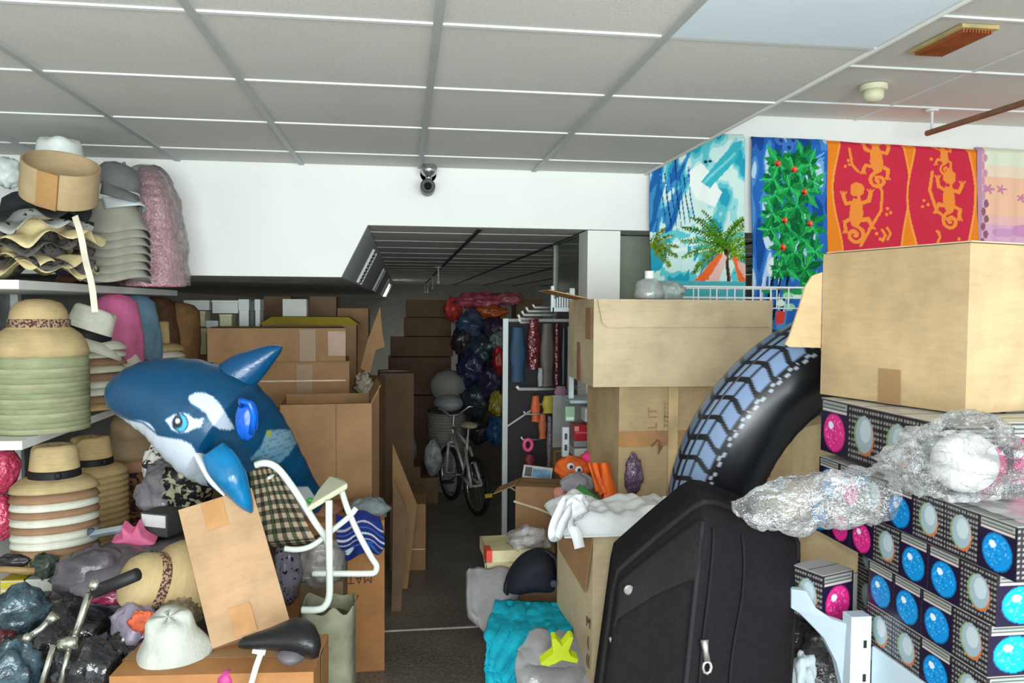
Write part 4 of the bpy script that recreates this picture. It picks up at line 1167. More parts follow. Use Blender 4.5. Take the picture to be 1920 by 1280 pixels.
g = G(); g.loft([[Vector((-.016, -.003, -.034)), Vector((-.006, -.003, -.018)), Vector((-.006, .02, -.018)), Vector((-.016, .02, -.034))], [d + Vector((-.03, -.003, -.03)), d + Vector((-.006, -.003, -.018)), d + Vector((-.006, .02, -.018)), d + Vector((-.03, .02, -.03))]])
g.build('label', plain((196, 190, 60), .5), root)
g = G(); p = P(1049, 925, 3.30); g.blob(p, (.026, .026, .028), 1, .15, 2)
tag(g.build('ball', plain((206, 140, 126), .6), smooth=True), 'small dusky pink ball beside the white cloth bag', 'ball')

# toys on the little white shelf
Y = 3.80
zb_ = P(1060, 856, Y).z
xl, xr_ = P(1055, 800, Y).x, P(1142, 800, Y).x
carton('brown carton under the little white toy shelf', (xl - .004, Y, 0), xr_ - xl + .01, .3, zb_ - .002, 0, DKB, 'l')
root = thing('toy_shelf', 'small white open shelf of toys behind the tall battered carton', 'shelf', (xl, Y, zb_))
W_ = xr_ - xl; zt_ = P(1060, 752, Y).z - zb_
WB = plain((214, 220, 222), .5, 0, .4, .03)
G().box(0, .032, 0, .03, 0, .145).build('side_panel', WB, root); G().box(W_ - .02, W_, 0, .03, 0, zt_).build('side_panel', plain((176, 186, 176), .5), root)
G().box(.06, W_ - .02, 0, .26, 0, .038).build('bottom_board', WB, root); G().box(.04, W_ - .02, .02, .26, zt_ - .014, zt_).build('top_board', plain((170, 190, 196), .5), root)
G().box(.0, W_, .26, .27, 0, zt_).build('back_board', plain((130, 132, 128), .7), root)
sl = G(); sl.prism([(W_ - .02, -.06, zt_ - .10), (W_ + .07, -.06, zt_ + .085), (W_ + .075, -.06, zt_ - .02), (W_ + .02, -.06, zt_ - .12)], (0, .01, 0)); sl.build('slanted_flap', plain((150, 160, 148), .6), root)
for k in range(2): G().box(.010, .024, -.001, 0, .03 + .055 * k, .06 + .055 * k).build('label', plain((70, 78, 86), .5), root)
def pbox(x0, x1, y0, y1, name, label, col, dep=.10, rough=.5, dy=.0, deco=None):
    a, b = P(x0, y1, Y + dy), P(x1, y0, Y + dy)
    r = thing(name, label, 'packet', Vector(((a.x + b.x) / 2, Y + dy, a.z)))
    w, h = b.x - a.x, b.z - a.z
    G().box(-w / 2, w / 2, 0, dep, 0, h).build('packet_body', plain(col, rough, 0, .5, .08, 12), r, bevel=.003)
    for dc in deco or []:
        u0, u1, v0, v1, cc = dc
        G().box(-w / 2 + w * u0, -w / 2 + w * u1, -.0015, 0, h * v0, h * v1).build('printed_panel', plain(cc, .4), r)
    return r
pbox(1076, 1108, 826, 838, 'toy_packet', 'grey plastic packet low on the toy shelf', (150, 146, 150), .10, .4, .02)
pbox(1077, 1104, 796, 826, 'toy_packet', 'shiny red packet on the toy shelf', (184, 40, 52), .10, .25, .02, [(.1, .9, .45, .55, (214, 96, 106)), (.0, .3, .6, .9, (226, 140, 146))])
pbox(1108, 1142, 792, 810, 'toy_packet', 'bright green packet at the right of the toy shelf', (34, 150, 52), .10, .5, -.07)
pbox(1097, 1137, 766, 791, 'toy_packet', 'white packet with a round picture on top of the toy shelf contents', (206, 206, 206), .10, .5, -.06, [(.5, .82, .2, .85, (196, 164, 140)), (.1, .3, .3, .7, (150, 158, 170)), (.72, .9, .0, .2, (52, 74, 116))])
pbox(1060, 1078, 762, 790, 'toy_packet', 'small clear and green packet at the left of the toy shelf', (150, 186, 156), .08, .2, -.04, [(.1, .9, .1, .3, (220, 240, 226))])

# ---- right lower: base carton, grey bag, cloth, star, cap, books
A = PZ(888, 1290, .02)
bx, by = P(905, 1290, 2.72).x, 2.72
ztop = .44
carton('reddish-brown carton under the turquoise cloth at the aisle edge', (bx + .02, by, 0), .34, .30, ztop, math.radians(-4), plain((104, 58, 46), .7, 0, .2, .1), 'l', tape=False)
GB = plain((150, 148, 150), .22, 0, .5, .10, 7, .5, 22)
g = G()
def gb(u, v):                          # grey padded parcel over the far end of the carton, sagging into the aisle
    px = 868 + 95 * u; py = 1195 - 122 * v
    y = 2.84 + .26 * v + .02 * math.sin(u * 7)
    px += 26 * (1 - v) * (1 - u) * (1.0 - v) - 4 * math.sin(v * 5) ; 
    if v < .3: px += (1 - v / .3) * 30 * (1 - u)
    p = P(px, py, y); p.y -= .04 * math.sin(u * 3.14) * math.sin(v * 3.14)
    return p + Vector((0, .01, .008)) * noise.noise(Vector((u * 5, v * 6, 3)))
g.grid(gb, 30, 34)
tag(g.build('padded_bag', GB, smooth=True, solid=.03, soff=1), 'grey padded plastic bag hanging over the aisle under the books', 'bag')
g = G(); g.grid(lambda u, v: P(966 + 142 * u, 1300 - 112 * v + 8 * u, 2.56 + .16 * v) + Vector((0, -.03 * math.sin(u * 3.1) * math.sin(v * 3.1), .02 * noise.noise(Vector((u * 5, v * 5, 1))))), 30, 26)
tag(g.build('padded_bag', GB, smooth=True, solid=.03, soff=1), 'grey shiny plastic parcel under the lime star at the bottom', 'bag')
TQ = plain((24, 156, 178), .85, 0, .15, .1, 20, .35, 120)
g = G()
def tq(u, v):
    t = 1 - v
    if t < .4:
        k = t / .4; a = P(928 + 20 * (1 - k) * 0, 1135, 2.95).lerp(P(908, 1200, 2.72), k); b = P(1062, 1142, 2.95).lerp(P(1070, 1192, 2.74), k)
    else:
        k = (t - .4) / .6; a = P(908, 1200, 2.72).lerp(P(912, 1320, 2.60), k); b = P(1070, 1192, 2.74).lerp(P(968, 1320, 2.60), min(1, k * 7) ** .8)
    p = a.lerp(b, u)
    f = .012 * math.sin(u * 16 + t * 3) * min(1, t * 2) + .018 * noise.noise(Vector((u * 4, t * 5, 6))) + .008 * noise.noise(Vector((u * 12, t * 12, 6)))
    return p + Vector((0, -abs(f) - .018 - .012 * math.sin(u * 3.14), abs(f) * .8 + .022))
g.grid(tq, 60, 60)
tag(g.build('cloth', TQ, smooth=True, solid=.012, soff=1), 'turquoise cloth draped over the carton at the aisle edge', 'cloth')
# lime star
sc_ = P(1043, 1222, 2.56)
g = G()
arms = [(-30, 22), (-6, 4), (-8, -24), (0, -25), (12, -10), (26, -28), (33, -26), (24, -2), (28, 8), (42, 14), (40, 22), (10, 16), (0, 22), (-14, 27), (-28, 25)]
g.prism([P(1043 + x, 1222 + y, 2.52 + .0006 * (-y)) for x, y in arms], (0, .03, .012))
tag(g.build('star_toy', plain((196, 214, 22), .5, 0, .4, .05), bevel=.008, seg=3), 'lime yellow soft star toy on the grey shiny parcel', 'toy')
# black cap
q = P(1003, 1085, 2.94)
root = thing('visor_cap', 'dark navy cap with a round badge beside the turquoise cloth', 'cap', Vector((q.x, 2.94, P(1003, 1130, 2.94).z)))
oo = Vector((q.x, 2.94, P(1003, 1130, 2.94).z))
NV_ = plain((24, 26, 36), .7, 0, .25, .12, 20, .2, 150)
g = G(); ou = [(947, 1128), (950, 1095), (966, 1065), (990, 1042), (1024, 1033), (1042, 1046), (1048, 1075), (1053, 1124), (1020, 1116), (985, 1120)]
pts = [P(x, y, 2.90) for x, y in ou]; cen = sum(pts, Vector()) / len(pts)
rings = []
for k in range(9):
    t = k / 8; s_ = math.cos(t * 1.45) ** .6; rings.append([cen + (p - cen) * s_ + Vector((0, .09 - .11 * math.sin(t * 1.5), 0)) - oo for p in pts])
g.loft(rings); g.build('crown', NV_, root, smooth=True, sub=2)
g = G(); g.tube([P(x, y, 2.955) - oo for x, y in ou[:8]], .012, 8); g.build('rim', plain((14, 14, 18), .6), root, smooth=True)
b_ = P(1038, 1094, 2.862) - oo
G().lathe([(0, 0), (.014, 0), (.012, .004), (0, .005)], 20, Matrix.Translation(b_) @ Matrix.Rotation(math.radians(90), 4, 'X')).build('round_badge', plain((52, 56, 70), .4), root)
# books
Y = 3.14; bk = [((28, 62, 150), 'blue notebook at the bottom of the small stack by the aisle'), ((176, 168, 130), 'cream notebook in the middle of the small stack by the aisle'), ((196, 184, 140), 'cream notebook with red page edge on top of the small stack')]
z = P(960, 1072, Y).z
carton('carton under the notebooks at the aisle edge', (P(925, 1072, Y).x, Y - .04, 0), .26, .3, z - .002, 0, DKB, 'l')
for i, (cc, lb) in enumerate(bk):
    r = thing('notebook', lb, 'book', Vector((P(968, 1072, Y).x - .004 * i, Y + .06, z)), math.radians(-8 + 5 * i), 'notebooks by the aisle')
    h = .026 if i < 2 else .05
    G().box(-.115, .115, -.10, .10, .002, h - .002).build('pages', plain((206, 196, 156), .8), r)
    g = G(); g.box(-.12, .12, -.105, .105, h - .003, h); g.box(-.12, .12, -.105, .105, 0, .003); g.box(-.122, -.118, -.105, .105, 0, h)
    g.build('cover', plain(cc, .5), r)
    if i == 2: G().box(-.1225, -.10, -.106, -.03, .004, h + .001).build('red_tab', plain((214, 70, 48), .5), r)
    if i == 0:
        g = G(); g.blob((-.10, -.13, -.02), (.05, .04, .035), 8, .4, 3); g.build('blue_ribbon', plain((24, 54, 160), .35), r, smooth=True)
    z += h + .001
g = G(); q = P(994, 1010, 3.16); g.blob(q, (.085, .07, .05), 4, .35, 2.2)
tag(g.build('plastic_bag', film((196, 190, 190), .42, 18, .8, .15), smooth=True), 'grey see-through plastic bag on the notebooks', 'plastic bag')
# purple shiny bag in the torn front of carton D
g = G(); q = P(1188, 890, 3.0); g.blob(q, (.036, .025, .085), 3, .25, 2.2)
tag(g.build('plastic_bag', plain((84, 66, 90), .12, 0, .6, .3, 20, .9, 40), smooth=True), 'small shiny purple plastic bag against the tall battered carton', 'plastic bag')

# ---- display rack by the partition
Y = 4.55
xr0, xr1 = P(948, 700, Y).x, P(1068, 700, Y).x
zt_ = P(948, 597, Y).z
root = thing('display_rack', 'white metal display rack with hanging goods beside the aisle', 'rack', (xr0, Y, 0))
RW = plain((186, 192, 190), .4, .2, .5, .03)
L_ = xr1 - xr0
G().box(-.018, .012, -.015, .015, 0, zt_).build('post', RW, root); G().box(L_ - .014, L_ + .014, -.015, .015, 0, P(1066, 612, Y).z).build('post', plain((206, 212, 216), .35), root)
G().tube([(0, 0, zt_ - .01), (L_, 0, zt_ - .01)], .010, 8).build('top_rail', RW, root)
G().box(0, L_, .04, .06, .25, zt_ - .02).build('back_panel', plain((34, 30, 32), .7), root)
for z in (.95, .62): G().tube([(0, -.01, z), (L_ * .55, -.01, z + .17 * (1 if z > .9 else -1) * .8)], .006, 6).build('brace', RW, root)
ry = lambda px, py, y=Y: P(px, py, y) - Vector((xr0, Y, 0))
for (x0, x1, y) in [(990, 1042, 583), (982, 1042, 590), (975, 1008, 597), (976, 1000, 604)]:
    a, b = ry(x1, y, Y - .03), ry(x0, y, Y - .12)
    G().tube([a, b, b + Vector((-.012, -.006, .022))], .008, 8).build('hook', plain((214, 218, 214), .3, .2), root, smooth=True)
for (x0, x1, y, t) in [(972, 1046, 729, .010), (985, 1030, 776, .005), (980, 1022, 824, .005), (1002, 1042, 576, .007)]:
    a, b = ry(x1, y, Y - .04), ry(x0, y, Y - .16)
    G().tube([a, b, b + Vector((-.010, -.004, .016))], t, 8).build('hook', plain((214, 218, 214), .3, .2), root, smooth=True)
def hang(x0, x1, y0, y1, name, label, cat, m, yo=-.06, th=.03, wob=.006, sm=True):
    a, b = P(x0, y1, Y + yo), P(x1, y0, Y + yo)
    g = G(); w, h = b.x - a.x, b.z - a.z
    g.grid(lambda u, v: (a.x + w * (.5 + .5 * math.cos(6.283 * u) * (1 - .12 * math.sin(v * 9)) * (.85 + .15 * min(1, (1 - v) * 8))), Y + yo + th * .5 * math.sin(6.283 * u), a.z + h * v + wob * noise.noise(Vector((u * 4, v * 6, x0)))), 20, 26, True)
    return tag(g.build(name, m, smooth=sm), label, cat)
hang(957, 984, 614, 716, 'swimming_float', 'dark blue item hanging at the left of the white rack', 'float', plain((18, 62, 92), .6))
hang(989, 1012, 598, 692, 'sequin_bag', 'dark red glittering bag hanging on the white rack', 'bag', glitter((104, 22, 30), 60))
hang(1013, 1038, 606, 724, 'bag', 'grey-brown bag hanging in the middle of the white rack', 'bag', plain((82, 72, 68), .5), -.05)
hang(1038, 1050, 606, 720, 'sequin_bag', 'narrow dark red glittering bag hanging near the right post', 'bag', glitter((84, 24, 34), 60), -.055)
hang(1051, 1062, 614, 722, 'bag', 'black bag hanging beside the right post of the rack', 'bag', plain((34, 34, 38), .4), -.05)
hang(1008, 1018, 690, 724, 'keyring', 'clear sparkling trinket hanging on the white rack', 'trinket', film((220, 226, 226), .4, 30, 1, .1), -.10)
hang(996, 1012, 742, 790, 'toy_card', 'orange card toy hanging low on the white rack', 'toy', plain((206, 92, 48), .5), -.08)
hang(1017, 1042, 742, 774, 'toy_card', 'yellow card toy hanging low on the white rack', 'toy', plain((176, 160, 40), .5), -.07)
hang(1010, 1024, 776, 822, 'toy_card', 'long orange toy hanging below the orange card toy', 'toy', plain((186, 96, 52), .5), -.085)
hang(1025, 1035, 780, 880, 'bead_string', 'grey lilac strings of beads hanging on the white rack', 'beads', plain((116, 104, 118), .4, 0, .5, .4, 60), -.08)
hang(1036, 1050, 776, 884, 'bead_string', 'brown strings of beads hanging right of the lilac beads', 'beads', plain((92, 66, 58), .4, 0, .5, .4, 60), -.07)
hang(1040, 1062, 724, 748, 'bag', 'lilac pouch hanging below the rack hook', 'bag', plain((150, 112, 140), .6), -.08)
hang(984, 1003, 852, 872, 'bag', 'dark red pouch hanging at the bottom of the rack', 'bag', plain((120, 34, 46), .5), -.09)
q = P(990, 834, Y - .18); R_ = .030
g = G(); g.tube([q + Vector((R_ * .75 * math.cos(a * .314), 0, R_ * math.sin(a * .314))) for a in range(20)], .011, 8, True)
tag(g.build('pink_ring', plain((226, 84, 130), .4), smooth=True), 'pink ring toy hanging on a wire hook of the white rack', 'toy')
# small framed card in front of it
q = P(1008, 886, 3.95)
root = thing('picture_card', 'white framed picture card leaning on the brown carton by the rack', 'card', q, 0, None, Matrix.Rotation(math.radians(8), 4, 'Y'))
G().box(-.075, .075, 0, .01, -.032, .032).build('frame', plain((206, 206, 200), .5), root)
G().box(-.066, -.03, -.002, 0, -.022, .024).build('picture', plain((84, 84, 88), .5), root); G().box(-.026, .066, -.002, 0, -.022, .020).build('picture', plain((110, 150, 176), .5, 0, .5, .3, 30), root)
# white slatted rack standing on the toy shelf, behind the lidded carton
Yc = 3.90
a = P(1036, 582, Yc); b = P(1074, 540, Yc); zq = zb_ + P(1060, 752, 3.80).z - zb_
oz = zq + .002
root = thing('slatted_rack', 'white slatted plastic rack rising behind the flap of the lidded carton', 'rack', Vector((a.x, Yc, oz)))
hh = P(1040, 536, Yc).z - oz; wd = b.x - a.x; zl = P(1040, 584, Yc).z - oz
G().box(-.007, .007, 0, .02, zl, hh).build('post', plain((206, 216, 218), .4), root)
G().box(wd - .014, wd + .010, 0, .02, 0, hh - .01).build('post', plain((206, 216, 218), .4), root)
g = G()
for k in range(7): x = .012 + k * (wd - .024) / 6; g.box(x - .004, x + .004, .005, .015, zl, zl + (hh - zl) * (.5 + .05 * k))
g.build('slats', plain((196, 208, 210), .4), root)
G().box(0, wd, .0, .02, zl, zl + .02).build('bottom_rail', plain((196, 208, 210), .4), root)
# ================================================================== left-hand shelves of hats
XE, Y0 = -1.31, 2.95
Z1, Z2, Z3 = 1.730, 1.172, .622
root = thing('shop_gondola', 'white shop shelving along the left wall stacked with hats', 'shelf', (-1.7, 2.95, 0))
for z, x1 in ((Z1, XE), (Z2, XE), (Z3, XE + .035)):
    G().box(-2.2 + 1.7, x1 + 1.7, 0, 1.95, z - .032, z).build('shelf_board', plain((232, 236, 230), .45, 0, .4, .02), root, bevel=.002)
G().box(-.56, -.5, 0, 1.95, 0, 2.1).build('back_panel', plain((150, 152, 148), .6), root)
for y in (.0, 1.9): G().box(-.5, -.46, y, y + .04, 0, 1.74).build('upright', plain((214, 218, 212), .45), root)
STR = (190, 168, 124); GRN = (150, 156, 120); CRM_ = (214, 210, 184); RUST = (158, 124, 96); WHT = (220, 220, 202)
BLK = plain((26, 22, 26), .6, 0, .3, .1)
LEO = spots((168, 138, 110), (70, 50, 46), 110, .5)
HP = {}
def hat(kind, mat, band, label, loc, rz=0, group=None, rot=None, cat='hat'):
    """kinds: sun (dome, drooping brim), fedora (creased crown), ruffle (wavy brim), floppy, cap, bucket"""
    key = (kind, mat.name, band.name if band else '')
    if key in HP: return dup(HP[key], loc, rz, label, group, rot)
    names = dict(sun='sun_hat', fedora='fedora_hat', ruffle='ruffled_hat', floppy='floppy_hat', cap='peaked_cap', bucket='bucket_hat')
    root = thing(names[kind], label, cat, loc, rz, group, rot)
    g = G()
    if kind == 'sun':
        prof = [(0, .105), (.04, .103), (.075, .090), (.094, .062), (.100, .03), (.103, 0), (.118, -.010), (.140, -.028), (.157, -.055), (.166, -.085), (.168, -.108)]
        g.lathe(prof, 56, cap=False)
        bp = [(.1045, -.002), (.1055, .012), (.1045, .026), (.1005, .030)]
        wob = None
    elif kind == 'fedora':
        def wob(p, a, j):
            if j <= 3: p.z -= .022 * max(0, 1 - abs(p.y) / .035) * (1 if p.x < .05 else .6); p.y *= .94
            if j >= 7: p.z += .010 * abs(math.sin(a)) * (p.x * p.x + p.y * p.y) ** .5 / .15
            return p
        prof = [(.0, .118), (.045, .120), (.072, .118), (.078, .108), (.082, .06), (.086, .025), (.088, 0), (.10, -.006), (.125, -.016), (.145, -.034), (.150, -.048)]
        g.lathe(prof, 56, None, wob, cap=False)
        bp = [(.0895, .0), (.0890, .014), (.0875, .028), (.084, .031)]
    elif kind == 'ruffle':
        def wob(p, a, j):
            if j >= 5:
                k = (j - 4) / 4
                p.z += .020 * k * math.sin(9 * a + 1) + .012 * k * math.sin(4 * a)
                s = 1 + .05 * k * math.sin(9 * a + 2.2) + .05 * k * math.sin(2 * a); p.x *= s; p.y *= s
            return p
        prof = [(0, .075), (.05, .072), (.08, .055), (.092, .02), (.096, 0), (.12, -.006), (.15, -.012), (.18, -.022), (.205, -.036)]
        g.lathe(prof, 90, None, wob, cap=False)
        bp = [(.0975, .0), (.0965, .02), (.094, .024)]
    elif kind == 'floppy':
        def wob(p, a, j):
            if j >= 4: p.z -= .05 * (j - 3) / 5 * (1 + .6 * math.sin(a * 2 + .5)); p.x *= 1 + .05 * math.sin(a * 5)
            return p
        prof = [(0, .12), (.05, .116), (.085, .09), (.1, .04), (.11, .0), (.125, -.04), (.135, -.09), (.14, -.14), (.14, -.18)]
        g.lathe(prof, 48, None, wob, cap=False); bp = None
    elif kind == 'cap':
        prof = [(0, .105), (.035, .102), (.07, .084), (.090, .05), (.095, .02), (.095, 0), (.092, -.004)]
        g.lathe(prof, 40, cap=False)
        bp = None
    else:
        def wob(p, a, j):
            if j >= 5: p.z += .012 * math.sin(3 * a + 1) * (j - 4) / 4; s = 1 + .03 * math.sin(5 * a) * (j - 4) / 4; p.x *= s; p.y *= s
            if 0 < j < 4: p.z += .006 * math.sin(4 * a)
            return p
        prof = [(0, .088), (.04, .088), (.07, .082), (.080, .066), (.088, .02), (.095, 0), (.112, -.03), (.13, -.062), (.137, -.078)]
        g.lathe(prof, 48, None, wob, cap=False); bp = None
    g.build('hat_body', mat, root, smooth=True, solid=.0008)
    if kind == 'cap':
        v = G()
        v.grid(lambda u, w: (math.cos((u - .5) * 2.2) * (.093 + .085 * w * (math.cos((u - .5) * 2.6) ** .6 if abs(u - .5) * 2.6 < 1.57 else 0)), math.sin((u - .5) * 2.2) * .095, .004 - .03 * w * w - .02 * abs(u - .5) * 2 * w), 22, 8)
        v.build('visor', band or mat, root, smooth=True, solid=.004)
        G().sphere((0, 0, .106), .008, 10).build('button', mat, root, smooth=True)
    elif kind == 'bucket':
        s = G(); s.lathe([(.0885, .018), (.0905, .010), (.0885, .006)], 48, cap=False); s.build('stitched_seam', mat, root, smooth=True)
    elif bp and band:
        s = G(); s.lathe(bp, 56, cap=False); s.build('hat_band', band, root, smooth=True)
        if kind == 'fedora':
            s = G(); s.blob((.0, -.092, .014), (.012, .006, .014), 1, .2, 2, 12, 8); s.build('bow', band, root, smooth=True)
    HP[key] = root
    return root
S_STR, S_GRN, S_GRN2, S_CRM, S_RUST, S_WHT, S_TAN = straw(STR), straw(GRN), straw((166, 166, 132)), straw(CRM_), straw(RUST), straw(WHT), straw((186, 160, 112))
# -- sun hats on the middle shelf
cx = P(75, 680, 3.22)
zt = Z2 + .1105
n = 15
for i in range(n):
    z = zt + i * .0182; top_ = i == n - 1
    k = n - 1 - i
    m = S_STR if top_ else (S_GRN if i % 3 else S_GRN2)
    lab = 'natural straw sun hat with leopard band, on top of the green sun hat stack' if top_ else 'sage green straw sun hat, %s in the tall stack on the middle shelf' % ordl(k)
    hat('sun', m, LEO if top_ else None, lab, (cx.x, 3.22, z + (.024 if top_ else 0)), i * .7, 'sun hats on the middle shelf')
# -- white fedoras behind them
cx = P(168, 680, 3.70)
seq = [S_TAN, S_RUST, S_WHT, S_WHT, S_RUST, S_CRM, S_RUST, S_CRM, S_WHT]
for i, m in enumerate(seq):
    k = len(seq) - i
    hat('fedora', m, BLK if i == 0 else None, '%s straw hat, %s in the stack under the white black-banded hat' % ({S_TAN: 'tan', S_RUST: 'brown', S_WHT: 'white', S_CRM: 'cream'}[m], ordl(k)),
        (cx.x, 3.70, Z2 + .062 + i * .032), 1.1, 'white and brown hats on the middle shelf')
hat('fedora', S_WHT, BLK, 'white hat with black band lying tilted on the white and brown hats', (cx.x - .0, 3.66, Z2 + .332), 0, 'white and brown hats on the middle shelf', Matrix.Rotation(.33, 4, 'Y') @ Matrix.Rotation(-.12, 4, 'X')).scale = (1.12, 1.12, 1.12)
# -- fedoras on the lower shelf
g = G(); MAG = [((206, 186, 60), 0, 46), ((206, 210, 206), 44, 100), ((44, 60, 86), 98, 158)]
for (cc, x0, x1), lb in zip(MAG, ['yellow edged magazine under the straw fedora stack', 'white magazine under the straw fedora stack', 'dark blue magazine under the straw fedora stack']):
    a, b = P(x0, 1030, 3.0), P(x1, 1030, 3.0)
    r = thing('magazine', lb, 'magazine', ((a.x + b.x) / 2, 3.0, Z3 + .0015), 0, 'magazines under the fedoras')
    w = b.x - a.x
    G().box(-w / 2, w / 2, .0, .34, .004, .040).build('pages', plain((214, 214, 204), .7), r)
    g = G(); g.box(-w / 2 - .001, w / 2 + .001, -.001, .34, .040, .044); g.box(-w / 2 - .001, w / 2 + .001, -.001, .34, .0, .004); g.box(-w / 2, w / 2, -.003, -.001, .012, .036); g.build('cover', plain(cc, .35), r)
cx = P(103, 900, 3.17)
seq = [S_STR, S_STR, S_RUST, S_WHT, S_WHT, S_RUST, S_WHT, S_RUST, S_WHT, S_RUST, S_STR]
cn = {S_STR: 'natural', S_RUST: 'rust brown', S_WHT: 'cream'}
for i, m in enumerate(seq):
    k = len(seq) - 1 - i; top_ = k == 0
    zz = Z3 + .046 + .050 + i * (.0278 if i < 10 else .0285)
    hat('fedora', m, BLK if top_ else None, 'natural straw fedora with black band topping the striped hat stack, lower shelf' if top_ else '%s straw fedora, %s in the striped stack on the lower shelf' % (cn[m], ordl(k)),
        (cx.x, 3.17, zz), .5, 'fedoras on the lower shelf')
cx = P(203, 900, 3.62)
for i in range(12):
    top_ = i == 11
    hat('fedora', S_TAN, BLK if top_ else None, 'tan straw fedora with black band on the tan stack behind the striped one' if top_ else 'tan straw fedora, %s in the tan stack behind the striped one' % ordl(11 - i),
        (cx.x - .07, 3.62, Z3 + .05 + i * .0262), 1.0, 'tan fedoras on the lower shelf')
# -- further hats down the shelf
PNK = plain((208, 110, 150), .85, 0, .2, .08, 14, .2, 60); BLU = plain((112, 146, 166), .85, 0, .2, .08, 14, .2, 60)
BRW = plain((74, 52, 36), .8, 0, .2, .2, 20, .2, 60); BR2 = plain((112, 82, 50), .8, 0, .2, .12, 20, .2, 60)
q = P(218, 640, 4.05); hat('floppy', PNK, None, 'pink floppy hat behind the white hat on the middle shelf', (q.x, 4.05, P(218, 598, 4.05).z), 0, None, Matrix.Rotation(.12, 4, 'Y'))
hat('bucket', straw((214, 206, 186)), None, 'cream hat crown below the pink floppy hat', (q.x + .02, 4.02, P(225, 676, 4.02).z), 0)
hat('bucket', plain((198, 74, 58), .8), None, 'red hat below the cream crown and pink floppy hat', (q.x, 4.0, P(215, 712, 4.0).z), 0)
hat('bucket', plain((202, 178, 146), .8), None, 'beige hat at the bottom below the red one behind the orca snout', (q.x, 4.0, Z2 + .096), 0)
q = P(255, 620, 4.38); hat('floppy', BLU, None, 'pale blue floppy hat between the pink and brown hats', (q.x, 4.38, P(255, 596, 4.38).z), .8, None, Matrix.Rotation(.1, 4, 'Y'))
for i in range(4): hat('bucket', plain((110, 92, 100), .8), None, 'dusky hat below the pale blue floppy one, %s from the bottom' % ['first', 'second', 'third', 'fourth'][i], (q.x, 4.38, Z2 + .096 + i * .042), 1)
q = P(296, 620, 4.62); hat('floppy', BRW, None, 'dark brown floppy hat on the cream hats behind the orca head', (q.x, 4.62, P(296, 596, 4.62).z), .3)
q2 = P(338, 620, 4.70); hat('floppy', BR2, None, 'lighter brown floppy hat right of the dark brown one', (q2.x, 4.70, P(338, 606, 4.70).z), 1.3, None, Matrix.Rotation(.25, 4, 'Y'))
for i in range(7): hat('fedora', S_CRM if i % 3 else S_TAN, None, 'cream straw hat under the dark brown floppy hat, %s from the bottom' % ['first', 'second', 'third', 'fourth', 'fifth', 'sixth', 'seventh'][i], (q.x + .01, 4.55, Z2 + .05 + i * .036), .9, 'cream hats behind the orca')
# -- lower shelf further back: floppy tan hats, leopard hats, patterned bag
q = P(262, 800, 4.0)
for i, (yy, m, lb) in enumerate([(842, straw((150, 128, 98)), 'greyish tan sun hat topping the leopard hat stack behind the orca jaw'), (862, straw((176, 130, 100)), 'pinkish tan sun hat second in the stack behind the orca jaw')]):
    hat('sun', m, None, lb, (q.x - .03, 4.0, P(262, yy - 30, 4.0).z), i)
for i in range(8): hat('sun', spots((120, 88, 62), (48, 30, 26), 60, .5), None, 'leopard print sun hat, %s from the bottom of the stack behind the orca jaw' % ['first', 'second', 'third', 'fourth', 'fifth', 'sixth', 'seventh', 'eighth'][i], (q.x - .04, 4.0, Z3 + .112 + i * .026), i * .4, 'leopard hats on the lower shelf')
g = G(); q = P(292, 874, 3.35); g.blob(q, (.05, .05, .085), 3, .3, 2)
tag(g.build('printed_bag', spots((206, 204, 194), (40, 38, 40), 40, .46), smooth=True), 'white bag with black print hanging below the orca jaw', 'bag')
g = G(); q = P(352, 912, 3.2); g.blob(q, (.095, .08, .10), 5, .35, 2.4)
tag(g.build('printed_bag', spots((150, 146, 120), (34, 32, 34), 34, .54, .25), smooth=True), 'dark shiny animal print bag below the orca fin', 'bag')
g = G(); q = P(312, 925, 3.25); g.blob(q, (.10, .09, .13), 15, .3, 2)
tag(g.build('plastic_bag', plain((104, 100, 104), .25, 0, .5, .2, 14, .6, 30), smooth=True), 'grey plastic bag between the leopard hats and the tilted box', 'plastic bag')
# pink sequined bags at the left edge
for i, (yy, lb) in enumerate([(880, 'pink sequined bag at the left edge beside the fedoras, upper one'), (968, 'pink sequined bag at the left edge beside the fedoras, lower one')]):
    g = G(); q = P(4, yy, 3.2); g.blob(q, (.060, .06, .085), i, .15, 2)
    tag(g.build('sequin_bag', glitter((206, 70, 104), 90), smooth=True), lb, 'bag', 'pink bags on the lower shelf')
# -- top shelf: ruffled hats
LACE = spots((40, 38, 40), (92, 88, 84), 55, .58); CRF = plain((214, 198, 150), .8, 0, .2, .12, 12); BKF = plain((34, 36, 38), .7, 0, .3, .2, 20)
BKW = spots((38, 38, 42), (170, 172, 164), 26, .62)
q = P(62, 450, 3.18)
for i, (m, lb) in enumerate([(CRF, 'cream ruffled hat at the bottom of the pile on the top shelf'), (LACE, 'black lace ruffled hat second from the bottom on the top shelf'),
                             (CRF, 'cream ruffled hat in the middle of the pile on the top shelf'), (LACE, 'black lace ruffled hat above the middle cream ruffled hat'), (CRF, 'cream ruffled hat third from the top of the ruffled pile'),
                             (BKW, 'black ruffled hat with white lines second from the top of the pile'), (BKF, 'black ruffled hat on top of the pile under the cardboard ring')]):
    z = [P(62, y, 3.18).z for y in (522, 502, 480, 458, 440, 418, 398)][i]
    hat('ruffle', m, None, lb, (q.x + .02 * math.sin(i * 2), 3.18, max(Z1 + .075 + .012 * i, z)), i * 1.3, 'ruffled hats on the top shelf', Matrix.Rotation(-.13 if i > 2 else 0, 4, 'Y') @ Matrix.Rotation(i * 1.3, 4, 'Z'))
